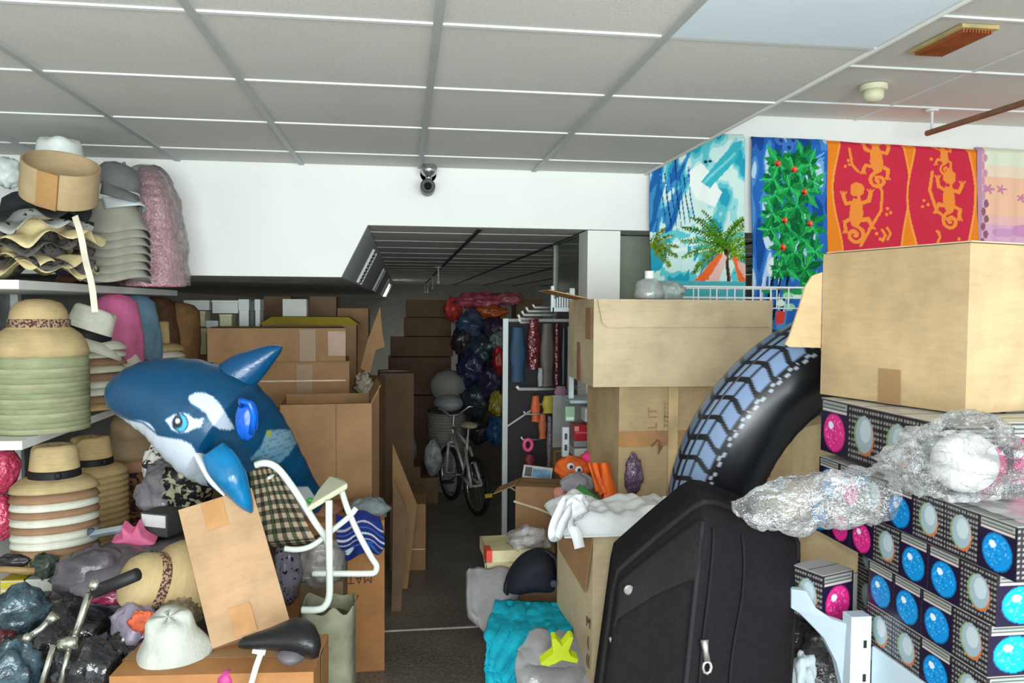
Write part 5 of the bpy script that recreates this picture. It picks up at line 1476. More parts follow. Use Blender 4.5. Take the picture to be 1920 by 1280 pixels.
# trailing cream ribbon and white film ends
g = strap([P(140, 405, 3.02), P(152, 440, 3.0), P(160, 490, 3.0), P(172, 530, 3.0), P(178, 585, 3.0)], .022)
tag(g.build('ribbon', plain((214, 206, 186), .6), solid=.003), 'pale ribbon trailing down from the ruffled hats', 'ribbon')
# dark purple and brown hats behind
q = P(180, 450, 3.75)
for i in range(9):
    hat('bucket', plain([(84, 50, 40), (62, 36, 66), (72, 44, 44)][i % 3], .7, 0, .2, .2, 30), None, 'dark purplish brown hat, %s from the bottom, between cardboard ring and grey caps' % ['first', 'second', 'third', 'fourth', 'fifth', 'sixth', 'seventh', 'eighth', 'ninth'][i],
        (q.x - .02, 3.75, Z1 + .096 + i * .033), .8, 'purplish hats on the top shelf')
# cardboard ring
q = P(113, 338, 3.12)
Rr = Matrix.Rotation(.27, 4, 'Y') @ Matrix.Rotation(.42, 4, 'X')
root = thing('cardboard_ring', 'wide tan cardboard ring lying on the ruffled hats under the ceiling', 'ring', q, 0, None, Rr)
g = G(); R1, H1 = .128, .066
g.lathe([(R1 - .006, -H1), (R1, -H1), (R1, H1), (R1 - .006, H1), (R1 - .006, -H1)], 64, cap=False)
g.build('ring_wall', TAN, root, smooth=False)
g = G(); g.box(-.02, .05, -R1 - .0015, -R1 + .01, -H1, H1); g.build('overlap', cardboard((170, 132, 84)), root)
hat('bucket', plain((214, 220, 214), .6), None, 'white hat sitting behind the cardboard ring under the ceiling', (P(112, 300, 3.45).x, 3.45, P(112, 302, 3.45).z), 0)
# white bag left behind
g = G(); q = P(15, 325, 3.5); g.blob(q, (.06, .06, .06), 7, .3, 2)
tag(g.build('plastic_bag', plain((214, 222, 216), .4), smooth=True), 'white plastic bag at the left edge behind the ruffled hats', 'plastic bag')
# grey caps
GC, WC, LG = plain((112, 114, 114), .8, 0, .2, .08, 20), plain((198, 206, 204), .8, 0, .2, .05), plain((158, 156, 142), .8, 0, .2, .06, 14)
q = P(222, 440, 3.55)
for i in range(9):
    m = LG if i < 7 else (WC if i == 7 else GC)
    lb = ['grey beige cap, %s from the bottom of the cap stack' % ['first', 'second', 'third', 'fourth', 'fifth', 'sixth', 'seventh'][min(i, 6)], 'white cap under the grey cap beside the pink sequined bag', 'dark grey cap on top of the cap stack'][max(0, i - 6)]
    hat('cap' if i > 6 else 'bucket', m, None, lb.replace('cap,', 'hat,'), (q.x - .01, 3.55, Z1 + (.096 if i < 7 else .098) + i * (.033 if i < 7 else .036) + (.02 if i == 8 else 0)), -.7, 'caps on the top shelf', (Matrix.Rotation(.35, 4, 'Y') @ Matrix.Rotation(-.7, 4, 'Z')) if i == 8 else None)
# pink sequined bundle in film
q = P(287, 430, 3.92)
root = thing('sequin_bundle', 'tall pink sequined hat bundle in clear film against the white wall', 'bundle', (q.x, 3.92, Z1 + .002))
Hh = P(287, 303, 3.92).z - Z1 - .02
g = G()
def pk_(u, v):
    a = 2 * math.pi * u; r = .128 * min(1, (1 - v) * 3.2) ** .5 * (.93 + .07 * math.cos(v * 5)); r = max(r, .002)
    k = 1 + .05 * noise.noise(Vector((math.cos(a) * 2, math.sin(a) * 2, v * 6))) + .014 * math.sin(v * 90)
    return (r * k * math.cos(a) - .035 * v * v + .01, r * k * math.sin(a), v * Hh)
g.grid(pk_, 48, 80, True); g.build('sequined_fabric', glitter((226, 156, 168), 110), root, smooth=True)
g = G(); g.grid(lambda u, v: Vector(pk_(u, v)) * 1.0 + Vector(((.024 + .02 * noise.noise(Vector((u * 9, v * 5, 2)))) * math.cos(6.283 * u), .015 * math.sin(6.283 * u), .004)), 48, 60, True)
g.build('film_wrap', film((226, 220, 224), .14, 18, .9, .15), root, smooth=True)
# -- white and cream boxes on the wall shelf at the back
Yb = 5.32
wb0 = carton('deep carton under the white boxes behind the brown floppy hats', (P(340, 660, Yb).x, Yb + .12, 0), .36, .20, P(400, 664, Yb).z - .003, 0, DKB, 'l')
zb0 = P(400, 664, Yb).z
WX, CX_ = plain((214, 220, 214), .5, 0, .4, .02), plain((206, 204, 160), .6, 0, .3, .03)
def wbox(x0, x1, yt, yb, m, lb, dy=0, dep=.14):
    a, b = P(x0, yb, Yb + dy), P(x1, yt, Yb + dy)
    r = thing('white_box' if m is WX else 'cream_box', lb, 'box', ((a.x + b.x) / 2, Yb + dy, a.z), 0, 'white and cream boxes at the back')
    w, h = b.x - a.x, b.z - a.z - .003
    G().box(-w / 2, w / 2, 0, dep, 0, h * .8).build('box_body', m, r, bevel=.002)
    G().box(-w / 2 - .003, w / 2 + .003, -.003, dep + .003, h * .8 - .0, h).build('lid', m, r, bevel=.002)
wbox(366, 386, 614, 664, CX_, 'tall cream box at the left of the white boxes'); wbox(366, 384, 582, 612, CX_, 'small cream box on the tall cream one')
wbox(346, 364, 582, 664, WX, 'tall narrow white box at the left end', .02); wbox(388, 408, 600, 664, WX, 'narrow white box right of the tall cream box', .03)
wbox(345, 392, 562, 581, WX, 'wide white box on top at the left'); wbox(410, 446, 614, 664, WX, 'white box below the second cream box')
wbox(412, 434, 588, 613, CX_, 'second cream box on the white box'); wbox(398, 446, 562, 587, WX, 'wide white box on top of the second cream box')
wbox(449, 466, 560, 664, WX, 'tall white box near the right end of the white boxes', .01); wbox(469, 477, 562, 664, plain((70, 70, 72), .5), 'dark narrow box right of the white boxes', .02)
wbox(479, 487, 560, 664, WX, 'narrow white box at the right end of the row', .02)

# ================================================================== inflatable orca
OY = 2.86
spn = [(199, 750, 5), (204, 749, 20), (215, 746, 34), (236, 742, 49), (262, 741, 63), (295, 745, 76), (330, 756, 90), (368, 775, 101), (405, 798, 107), (440, 824, 102),
       (472, 852, 90), (503, 880, 76), (532, 904, 60), (556, 924, 46), (578, 940, 34), (592, 952, 20), (598, 958, 5)]
# smooth the spine
def resample(sp_, n):
    q = [Vector(p) for p in sp_]; out = []
    for i in range(n):
        t = i / (n - 1) * (len(q) - 1); k = min(int(t), len(q) - 2); f = t - k
        p0, p1, p2, p3 = q[max(0, k - 1)], q[k], q[k + 1], q[min(len(q) - 1, k + 2)]
        out.append(.5 * ((2 * p1) + (p2 - p0) * f + (2 * p0 - 5 * p1 + 4 * p2 - p3) * f * f + (3 * p1 - p0 - 3 * p2 + p3) * f ** 3))
    return out
S = resample(spn, 300); RINGN = 220
rings = []; cols = []
BLd, WHo = (2, 66, 102), (196, 206, 218)
def inpoly(x, y, poly):
    c_ = False; n_ = len(poly)
    for i in range(n_):
        x1, y1 = poly[i]; x2, y2 = poly[(i + 1) % n_]
        if (y1 > y) != (y2 > y) and x < (x2 - x1) * (y - y1) / (y2 - y1) + x1: c_ = not c_
    return c_
EYE = [(355, 741), (366, 736), (382, 736), (398, 742), (412, 756), (424, 776), (434, 792), (440, 803), (430, 806), (412, 804), (400, 798), (392, 786), (386, 774), (372, 765), (358, 756), (353, 748)]
JAW = [(190, 752), (199, 758), (208, 770), (224, 781), (244, 786), (266, 788), (280, 793), (289, 803), (294, 816), (312, 820), (340, 824), (358, 832), (369, 850), (380, 880), (400, 940), (300, 900), (200, 820), (190, 770)]
LIPL = [(200, 762), (216, 776), (240, 786), (268, 792), (285, 806), (292, 812)]
BELLY = [(440, 1010), (520, 905), (556, 880), (590, 930), (580, 990)]
def segd(x, y, pts):
    m = 1e9
    for (x1, y1), (x2, y2) in zip(pts[:-1], pts[1:]):
        dx, dy = x2 - x1, y2 - y1; t = max(0, min(1, ((x - x1) * dx + (y - y1) * dy) / (dx * dx + dy * dy)))
        m = min(m, math.hypot(x - x1 - t * dx, y - y1 - t * dy))
    return m
STK = [(500, 806), (552, 804), (556, 830), (542, 852), (520, 872), (468, 862), (490, 835)]
def ocol(px, py, front):
    if front:
        if inpoly(px, py, EYE): return (196, 210, 226)
        # eye
        ex, ey = px - 338, py - 793
        if (ex / 13) ** 2 + (ey / 15) ** 2 < 1:
            if ((px - 333) / 4.2) ** 2 + ((py - 789) / 4.5) ** 2 < 1: return (235, 240, 245)
            if ((px - 333) / 9.5) ** 2 + ((py - 791) / 11.5) ** 2 < 1: return (12, 16, 24)
            return (64, 176, 220)
        if (ex / 15.5) ** 2 + (ey / 17.5) ** 2 < 1: return (10, 40, 80)
        if inpoly(px, py, [(309, 787), (318, 782), (326, 777), (340, 774), (354, 776), (362, 784), (372, 785), (386, 783), (378, 790), (384, 792), (374, 797), (380, 800), (364, 803), (352, 810), (336, 812), (322, 806), (316, 796)]): return (206, 222, 240)
        if segd(px, py, LIPL) < 1.6: return (70, 96, 130)
        if inpoly(px, py, STK):
            if inpoly(px, py, [(500, 806), (510, 806), (508, 820), (499, 818)]): return (146, 158, 90)
            if (int(px * .55 + py * 1.6) % 13) < 2 and (int(px) // 14 + int(py) // 9) % 2: return (40, 66, 86)
            return (112, 148, 166) if py < 838 else (96, 140, 164)
    if inpoly(px, py, JAW): return WHo
    if front and inpoly(px, py, BELLY) and py > 912 : return (196, 200, 206)
    return BLd
for i, s in enumerate(S):
    a = S[max(0, i - 1)]; b = S[min(len(S) - 1, i + 1)]
    tx, ty = b.x - a.x, b.y - a.y; L = math.hypot(tx, ty) or 1; nx, ny = ty / L, -tx / L
    ring = []
    for k in range(RINGN):
        t = 2 * math.pi * k / RINGN
        r = max(.5, s.z); 
        r2 = r * (1 + .010 * math.sin(i * .45) * (1 if 40 < i < 240 else 0))
        px, py = s.x + nx * r2 * math.cos(t), s.y + ny * r2 * math.cos(t)
        dep = -.88 * r * math.sin(t) * OY / FPX
        cY = OY + (.0026 * (s.x - 410) if s.x > 410 else 0)      # tail swings away from the viewer
        p = P(px, py, cY); p.y += dep
        ring.append(p)
        qx, qy = pix(p)
        fr_ = math.sin(t) > 0; cc_ = [ocol(qx + dx_, qy + dy_, fr_) for dx_, dy_ in ((-.8, -.4), (.8, .4), (-.4, .8), (.4, -.8))] if i % 1 == 0 and fr_ else [ocol(qx, qy, fr_)]
        cols.append(tuple(sum(c_[j] for c_ in cc_) / len(cc_) for j in range(3)))
    rings.append(ring)
o0 = P(430, 950, OY + .02)
root = thing('inflatable_orca', 'big shiny blue inflatable orca with white eye patch, propped on a folding chair', 'inflatable', o0)
OM = paint(.36, .45, .3, 16, .10)
def rel(r_): return [[p - o0 for p in q] for q in r_]
g = G(); g.loft(rel(rings), cols); g.build('orca_body', OM, root, smooth=True)
OBL = plain((2, 70, 112), .3, 0, .5, .12, 6, .45, 18, .12)
def fin(name, pts, rad, yd, th, mat, parent=root):
    """flat inflated lobe: pts centre line (px), rad half-widths (px), yd depths"""
    g = G(); R_ = []
    q = resample([(x, y, r) for (x, y), r in zip(pts, rad)], 30); yq = resample([(y, 0, 0) for y in yd], 30)
    for i, s in enumerate(q):
        a = q[max(0, i - 1)]; b = q[min(29, i + 1)]; L = math.hypot(b.x - a.x, b.y - a.y) or 1
        nx, ny = (b.y - a.y) / L, -(b.x - a.x) / L; ring = []
        for k in range(24):
            t = 6.2832 * k / 24; r = max(.4, s.z)
            p = P(s.x + nx * r * math.cos(t), s.y + ny * r * math.cos(t), yq[i].x); p.y -= th * (r / max(rad)) ** .6 * math.sin(t); ring.append(p - o0)
        R_.append(ring)
    g.loft(R_); return g.build(name, mat, parent, smooth=True)
fin('dorsal_fin', [(434, 716), (452, 700), (478, 682), (504, 664), (520, 655), (529, 650)], [40, 37, 29, 18, 10, 2], [OY] * 6, .06, OBL)
fin('pectoral_fin', [(398, 842), (416, 868), (434, 895), (448, 920), (462, 944), (473, 960)], [24, 32, 29, 22, 13, 3], [OY - .17, OY - .20, OY - .22, OY - .22, OY - .22, OY - .21], .045, plain((2, 106, 154), .26, 0, .5, .15, 7, .45, 18, .15))
fin('fin_underside', [(368, 842), (384, 868), (402, 896), (424, 926)], [7, 10, 11, 4], [OY - .12, OY - .15, OY - .17, OY - .18], .05, plain((212, 216, 216), .25, 0, .5, .04))
hd = G(); hy = OY - .235
hd.blob(P(463, 787, OY - .20) - o0, (.036, .02, .066), 2, .12, 2); h_ = hd.build('grab_handle', plain((6, 88, 196), .2, 0, .5, .08), root, smooth=True)
G().tube([P(452, 760, OY - .21) - o0, P(452, 750, OY - .24) - o0, P(468, 756, OY - .25) - o0, P(476, 780, OY - .24) - o0, P(472, 812, OY - .21) - o0], .010, 10).build('handle_loop', plain((8, 96, 206), .2), h_, smooth=True)
ve = G(); ve.blob(P(582, 938, OY - .02) - o0, (.014, .008, .010), 0, 0, 1, 14, 8); ve.build('valve', plain((34, 140, 40), .4), root, smooth=True)

# ================================================================== folding chair
CY_ = 3.02
WT = plain((222, 232, 220), .3, 0, .5, .02)
co = P(600, 1142, 2.840)
root = thing('folding_chair', 'white tube folding chair with brown checked fabric, tipped on the left pile', 'chair', co)
def cv(pts, r, nm, parent=root, mat=WT):
    q = resample([P(*p) - co for p in pts], 40)
    return G().tube(q, r, 10).build(nm, mat, parent, smooth=True)
cv([(478, 872, 2.820), (494, 868, 2.820), (512, 872, 2.820), (530, 888, 2.820), (560, 930, 2.830), (590, 978, 2.840), (613, 1012, 2.850), (618, 1040, 2.850)], .0125, 'back_frame')
cv([(617, 938, 2.780), (617, 1000, 2.780), (618, 1080, 2.780), (617, 1118, 2.780), (608, 1137, 2.780), (592, 1143, 2.780), (566, 1143, 2.790)], .0125, 'leg')
cv([(640, 918, 2.920), (652, 955, 2.920), (672, 1000, 2.920), (696, 1044, 2.920), (706, 1060, 2.920), (702, 1073, 2.920), (684, 1075, 2.920), (640, 1075, 2.920), (586, 1075, 2.930)], .0115, 'leg')
cv([(533, 1028, 2.860), (556, 1030, 2.860), (580, 1025, 2.860), (604, 1010, 2.860), (628, 990, 2.880), (655, 968, 2.910), (668, 952, 2.920)], .0105, 'crossbar')
g = G(); tp = [(577, 952), (584, 938), (618, 890), (652, 902), (650, 910), (604, 948)]
ar = [P(582, 952, 2.760), P(649, 908, 2.880), P(646, 899, 2.900), P(617, 892, 2.980), P(577, 945, 2.840)]
g.prism([p - co for p in [P(577, 950, 2.760), P(652, 905, 2.840), P(648, 900, 2.920), P(618, 891, 2.980), P(596, 918, 2.880)]], (0, .0, -.022))
g.build('armrest', plain((206, 206, 176), .5, 0, .4, .05), root, bevel=.005)
chk = Canvas(110, 140, 1, 1.27, (150, 134, 112))
for i in range(12):
    for j in range(16):
        k = (i + j) % 2
        if i % 2 == 0 and j % 2 == 0: cc = (40, 44, 36)
        elif i % 2 == 0 or j % 2 == 0: cc = (92, 86, 70)
        else: cc = (176, 158, 134)
        chk.rect(i / 12, j * 1.27 / 16, (i + 1) / 12, (j + 1) * 1.27 / 16, cc)
for i in range(0, 12, 4): chk.rect(i / 12 + .03, 0, i / 12 + .045, 1.27, (60, 96, 50))
def chf(u, v):
    a = P(466, 874, 2.920).lerp(P(520, 868, 2.985), u); b = P(478, 1014, 2.940).lerp(P(588, 1004, 2.870), u)
    p = b.lerp(a, v); p.y += .03 * math.sin(v * 3.14) * math.sin(u * 3.14); return p - co
g = G(); g.grid(chf, 110, 140, cf=lambda u, v: chk.at(u, v))
sf = g.build('fabric_back', paint(.85, .2, .15, 200), root, smooth=True, solid=.008)
cl_ = G(); cl_.tube([P(504, 896, 2.830) - co, P(512, 890, 2.965) - co, P(518, 894, 2.965) - co], .006, 8); cl_.build('buckle', plain((214, 216, 210), .3), root, smooth=True)
def chs(u, v):
    a = P(478, 1012, 2.940).lerp(P(588, 1002, 2.870), u); b = a + Vector((.03, .10, -.03))
    p = a.lerp(b, v); p.z -= .025 * math.sin(v * 3.14); return p - co
g = G(); g.grid(chs, 60, 60, cf=lambda u, v: chk.at(u, v)); g.build('fabric_seat', paint(.85, .2, .15, 200), root, smooth=True, solid=.008)
# grey-green sack and things round the chair
SKM = plain((132, 134, 112), .85, 0, .2, .16, 9, .5, 30)
q = P(610, 1290, 3.0)
sx = P(612, 1140, 2.88).x; hz = P(610, 1138, 2.84).z
root = thing('sack', 'grey-green upright sack with a frayed open top under the folding chair', 'sack', (sx, 2.88, 0))
g = G()
def sk(u, v):
    a = 6.2832 * u; c_, s_ = math.cos(a), math.sin(a)
    r = .098 * (abs(c_) ** 4 + abs(s_) ** 4) ** -.25 * (1 + .05 * noise.noise(Vector((c_, s_, v * 3))))
    return (r * .95 * c_ + .01 * v, r * s_, v * (hz + .03 * noise.noise(Vector((c_ * 2, s_ * 2, 7))) * (v > .9)))
g.grid(sk, 56, 40, True); g.build('sack_body', SKM, root, smooth=True, solid=.004)
g = G(); g.lathe([(0, hz - .05), (.085, hz - .05), (.085, hz - .06), (0, hz - .06)], 24); g.build('contents', plain((96, 84, 66), .9, 0, .1, .3, 30), root)
g = G(); q = P(538, 1068, 3.12); g.blob(q, (.055, .06, .13), 21, .25, 2.4)
tag(g.build('plastic_bag', spots((26, 22, 30), (110, 106, 116), 60, .62, .15), smooth=True), 'black glossy bag between the tilted box and the chair', 'plastic bag')
g = G(); q = P(600, 1055, 3.22); g.blob(q, (.10, .06, .09), 22, .3, 2.2)
tag(g.build('plastic_bag', film((196, 192, 184), .35, 16, .8, .15), smooth=True), 'grey see-through plastic bag under the chair crossbar', 'plastic bag')
q = P(606, 1110, 3.3)
carton('dull olive-brown carton behind the grey-green sack', (P(566, 1110, 3.3).x, 3.24, 0), .17, .26, P(600, 1082, 3.3).z, 0, cardboard((120, 104, 78)), 'l', tape=False)
# blue striped beach bag and grey cloth on the tall carton
st = Canvas(90, 90, 1, 1, (28, 48, 116))
for k in range(5):
    yy = .36 + .13 * k
    pts_ = [(x / 20, yy - .13 * math.sin(x / 20 * 3.0) + .06 * k * (x / 20 - .5)) for x in range(21)]
    st.line(pts_, .032 if k % 2 else .05, [(176, 172, 186), (70, 96, 160), (206, 206, 214)][k % 3])
st.ell(.25, .78, .13, .07, (196, 206, 210)); st.poly([(.5, .7), (.75, .72), (.66, .98), (.56, .9)], (36, 96, 178)); st.rect(0, 0, 1, .14, (24, 40, 104))
zt2 = ht + .003
root = thing('beach_bag', 'blue and white striped beach cloth hanging over the tall orange-brown carton', 'cloth', (B.x, B.y, ht) if False else P(672, 985, 3.50))
oo = P(672, 985, 3.50)
def bbf(u, v):
    t = 1 - v
    x0 = 630 + 6 * t * t; x1 = 712 + 10 * math.sin(t * 2.6) - 22 * max(0, t - .75)
    px = x0 + (x1 - x0) * u; py = 962 + t * (88 - 20 * u * t) + 6 * math.sin(u * 8)
    p = P(px, py, 3.53 - .02 * t); p.y -= .016 * math.sin(u * 12 + 2 * t) * t + .012 * t
    return p - oo
g = G(); g.grid(bbf, 90, 90, cf=lambda u, v: st.at(u, v)); g.build('cloth', paint(.8, .2), root, smooth=True, solid=.008)
g = G(); q = P(690, 956, 3.72); g.blob(q, (.095, .09, .060), 31, .25, 2)
tag(g.build('cloth', plain((136, 146, 148), .8, 0, .2, .12, 12), smooth=True), 'grey-blue cloth bundle on the tall orange-brown carton', 'cloth')
g = G(); q = P(604, 960, 3.75); g.blob(q, (.09, .08, .045), 33, .3, 2)
tag(g.build('cloth', plain((150, 104, 84), .8, 0, .2, .2, 14), smooth=True), 'brownish cloth bundle behind the chair armrest', 'cloth')
# ================================================================== the dark end of the aisle
def bagblob(px, py, Y, rx, rz, seed, col, label, name='plastic_bag', cat='bag', rough=.3, ry=None, amp=.35, freq=2.4, m=None, group=None):
    g = G(); k = mpx(Y); g.blob(P(px, py, Y), (rx * k, (ry or min(rx, rz)) * k, rz * k), seed, amp, freq, 32, 18)
    return tag(g.build(name, m or plain(col, rough, 0, .5, .3, 14, .5, 26), smooth=True), label, cat, group)
Y = 7.35
pa = P(858, 760, Y)
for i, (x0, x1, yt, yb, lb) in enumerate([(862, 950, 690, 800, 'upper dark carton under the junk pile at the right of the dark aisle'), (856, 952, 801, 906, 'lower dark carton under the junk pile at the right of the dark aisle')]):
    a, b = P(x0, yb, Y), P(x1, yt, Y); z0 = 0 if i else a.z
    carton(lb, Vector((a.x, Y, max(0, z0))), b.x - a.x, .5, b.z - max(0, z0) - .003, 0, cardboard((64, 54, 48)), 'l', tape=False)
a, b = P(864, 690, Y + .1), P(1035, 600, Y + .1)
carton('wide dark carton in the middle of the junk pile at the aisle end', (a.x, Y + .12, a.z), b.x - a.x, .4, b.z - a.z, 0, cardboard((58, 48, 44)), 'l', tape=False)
a, b = P(975, 690, Y + .1), P(1035, 545, Y + .1)
carton('tall brown carton high at the right of the junk pile', (P(972, 600, Y).x, Y + .14, P(900, 600, Y + .1).z + .002), P(1022, 600, Y).x - P(972, 600, Y).x, .34, .20, 0, DKB, 'l', tape=False)
for args in [(905, 564, 7.3, 46, 15, 1, (150, 66, 80), 'pinkish red inflatable lying along the top of the junk pile', 'inflatable', 'inflatable'),
             (955, 560, 7.28, 24, 13, 2, (164, 92, 100), 'pale pink inflatable end at the top right of the junk pile', 'inflatable', 'inflatable'),
             (922, 584, 7.25, 30, 13, 3, (170, 84, 34), 'orange bag under the pink inflatables on the junk pile'),
             (850, 580, 7.42, 16, 22, 4, (178, 62, 52), 'shiny red foil bag beside the top dark carton'),
             (882, 610, 7.22, 26, 26, 5, (60, 74, 96), 'slate blue bag at the upper left of the junk pile'),
             (925, 616, 7.2, 22, 22, 6, (52, 42, 62), 'dark purple bag in the upper middle of the junk pile'),
             (868, 640, 7.2, 20, 26, 7, (46, 40, 44), 'black bag at the left edge of the junk pile'),
             (902, 652, 7.16, 26, 26, 8, (44, 58, 66), 'dark teal bag in the middle of the junk pile'),
             (932, 638, 7.1, 14, 18, 9, (110, 128, 118), 'pale grey-green bag beside the white rack post'),
             (934, 676, 7.05, 10, 28, 10, (176, 34, 38), 'bright red bag beside the white rack post'),
             (884, 690, 7.12, 26, 28, 11, (40, 44, 74), 'navy bag low in the junk pile'),
             (918, 716, 7.08, 22, 30, 12, (48, 40, 66), 'dark violet bag low in the junk pile by the rack'),
             (930, 756, 7.0, 13, 24, 13, (154, 140, 50), 'mustard yellow bag beside the white rack post'),
             (890, 752, 7.05, 24, 30, 14, (38, 52, 60), 'blackish teal bag above the bicycle'),
             (928, 808, 6.95, 18, 26, 15, (38, 72, 110), 'blue bag low beside the white rack post'),
             (896, 808, 7.0, 20, 24, 16, (34, 32, 36), 'black bag low above the bicycle saddle'),
             (870, 700, 7.08, 5, 8, 17, (140, 150, 150), 'small white scrap on the junk pile')]:
    bagblob(*args)
# grey stools stacked in the aisle
GS = plain((124, 124, 116), .55, 0, .4, .08, 12); GS2 = plain((150, 152, 148), .5, 0, .4, .06, 12)
Y = 7.15
q = P(838, 800, Y)
z0 = 0
zz = P(838, 770, Y).z
root = thing('bucket_stack', 'stack of ridged grey plastic tubs standing in the dark aisle', 'tub', (q.x, Y, 0))
g = G(); n = 26; R1 = 32 * mpx(Y)
pr = []
for k in range(n): pr += [(R1 * (1 + .12 * k / n), zz * k / n), (R1 * (1.05 + .12 * k / n), zz * (k + .3) / n), (R1 * (1.05 + .12 * k / n), zz * (k + .6) / n)]
g.lathe([(0, 0)] + pr + [(0, zz)], 32); g.build('tubs', GS, root, smooth=False)
root = thing('stool', 'grey plastic seat with rounded pale front, on the grey tubs', 'stool', (q.x, Y, zz + .002))
g = G(); w = 32 * mpx(Y); h = P(840, 697, Y).z - zz
g.blob((.02, .02, h * .62), (w * 1.1, .10, h * .42), 1, .05, 2, 30, 16); g.build('backrest', GS, root, smooth=True)
g = G(); g.blob((.01, -.08, h * .22), (w * .88, .16, h * .22), 0, .04, 2, 30, 16, flat=h * .2); g.build('seat', GS2, root, smooth=True)
bagblob(812, 858, 6.7, 17, 34, 3, (150, 152, 150), 'white plastic sack standing in the dark aisle left of the bicycle', 'sack', 'sack', .5, None, .12)
bagblob(765, 840, 6.6, 16, 32, 4, (96, 104, 108), 'grey-blue sack in the dark aisle beside the flattened cartons', 'sack', 'sack', .5, None, .12)
q = P(765, 872, 6.6); carton('low dark carton under the grey-blue sack in the aisle', (q.x - .1, 6.52, 0), .2, .3, max(.05, q.z), 0, DKB, 'l', tape=False)
q = P(812, 892, 6.7); carton('low dark carton under the white sack in the aisle', (q.x - .12, 6.62, 0), .16, .18, max(.05, q.z), 0, DKB, 'l', tape=False)
# ---- the small bicycle
rp_, fp_ = PZ(893, 966, 0), PZ(851, 941, 0)
dr = (fp_ - rp_); dr.z = 0; dr.normalize(); WB = .56
BKF_ = plain((176, 178, 172), .35, .2, .5, .03); RUB = plain((18, 18, 20), .7); CHR = plain((186, 188, 186), .2, .85, .5, .03)
root = thing('bicycle', 'small pale grey bicycle parked in the dark aisle', 'bicycle', rp_, math.atan2(dr.y, dr.x))
R_ = .215
for x, nm in ((0, 'rear_wheel'), (WB, 'front_wheel')):
    w = G(); w.tube([(x + R_ * math.cos(a * .1571), 0, R_ + .018 + R_ * math.sin(a * .1571)) for a in range(40)], .020, 10, True)
    wh = w.build(nm, RUB, root, smooth=True)
    s_ = G(); s_.tube([(x + R_ * .9 * math.cos(a * .1571), 0, R_ + .018 + R_ * .9 * math.sin(a * .1571)) for a in range(40)], .008, 6, True)
    for k in range(14):
        a = k * math.pi / 7; s_.tube([(x, .012 * (-1) ** k, R_ + .018), (x + R_ * .9 * math.cos(a), 0, R_ + .018 + R_ * .9 * math.sin(a))], .0015, 4)
    s_.tube([(x, -.04, R_ + .018), (x, .04, R_ + .018)], .014, 8); s_.build('rim_and_spokes', CHR, wh)
H = R_ + .018
g = G()
for t in [((WB, .035, H), (WB - .04, .03, H + .27)), ((WB, -.035, H), (WB - .04, -.03, H + .27)), ((WB - .04, -.03, H + .27), (WB - .04, .03, H + .27)), ((WB - .04, 0, H + .27), (WB - .07, 0, H + .42)),
          ((WB - .06, 0, H + .34), (.24, 0, H + .06)), ((WB - .065, 0, H + .40), (.19, 0, H + .30)), ((.24, 0, H + .05), (.18, 0, H + .36)), ((.24, .03, H + .04), (0, .045, H)), ((.24, -.03, H + .04), (0, -.045, H)),
          ((0, .045, H), (.19, .02, H + .28)), ((0, -.045, H), (.19, -.02, H + .28))]: g.tube(t, .013, 8)
g.build('frame', BKF_, root, smooth=True)
G().tube([(.18, 0, H + .34), (.165, 0, H + .44)], .011, 8).build('seat_post', CHR, root)
g = G(); g.blob((.16, 0, H + .46), (.10, .062, .028), 0, .05, 2, 24, 12); g.build('saddle', plain((176, 164, 128), .5), root, smooth=True)
G().tube([(WB - .07, 0, H + .42), (WB - .08, 0, H + .50)], .012, 8).build('stem', CHR, root)
G().tube([(WB - .15, .24, H + .56), (WB - .10, .13, H + .57), (WB - .08, .04, H + .5), (WB - .08, -.04, H + .5), (WB - .10, -.13, H + .57), (WB - .15, -.24, H + .56)], .011, 8).build('handlebar', CHR, root, smooth=True)
for s_ in (-1, 1): G().tube([(WB - .15, .25 * s_, H + .56), (WB - .11, .16 * s_, H + .57)], .016, 8).build('grip', RUB, root)
g = G()
for s_ in (-1, 1): g.tube([(.24, 0, H + .05), (.24, .07 * s_, H + .05), (.24 + .12 * s_, .07 * s_, H - .02 * s_)], .009, 6)
g.build('cranks', CHR, root)
for s_ in (-1, 1): G().box(.20 + .12 * s_, .28 + .12 * s_, .06 * s_ if s_ > 0 else -.14, .14 if s_ > 0 else -.06, H - .03 * s_ - .008, H - .03 * s_ + .008).build('pedal', RUB, root)
G().lathe([(0, -.003), (.075, -.003), (.075, .003), (0, .003)], 28, Matrix.Translation((.24, -.035, H + .05)) @ Matrix.Rotation(math.radians(90), 4, 'X')).build('chainring', CHR, root)
g = G(); g.grid(lambda u, v: (WB + (R_ + .035) * math.cos(.3 + u * 1.6), (v - .5) * .05, H + (R_ + .035) * math.sin(.3 + u * 1.6)), 16, 4); g.build('mudguard', BKF_, root, smooth=True, solid=.003)
G().box(-.235, -.228, -.03, .03, H - .04, H - .01).build('reflector', plain((214, 180, 60), .3), root)

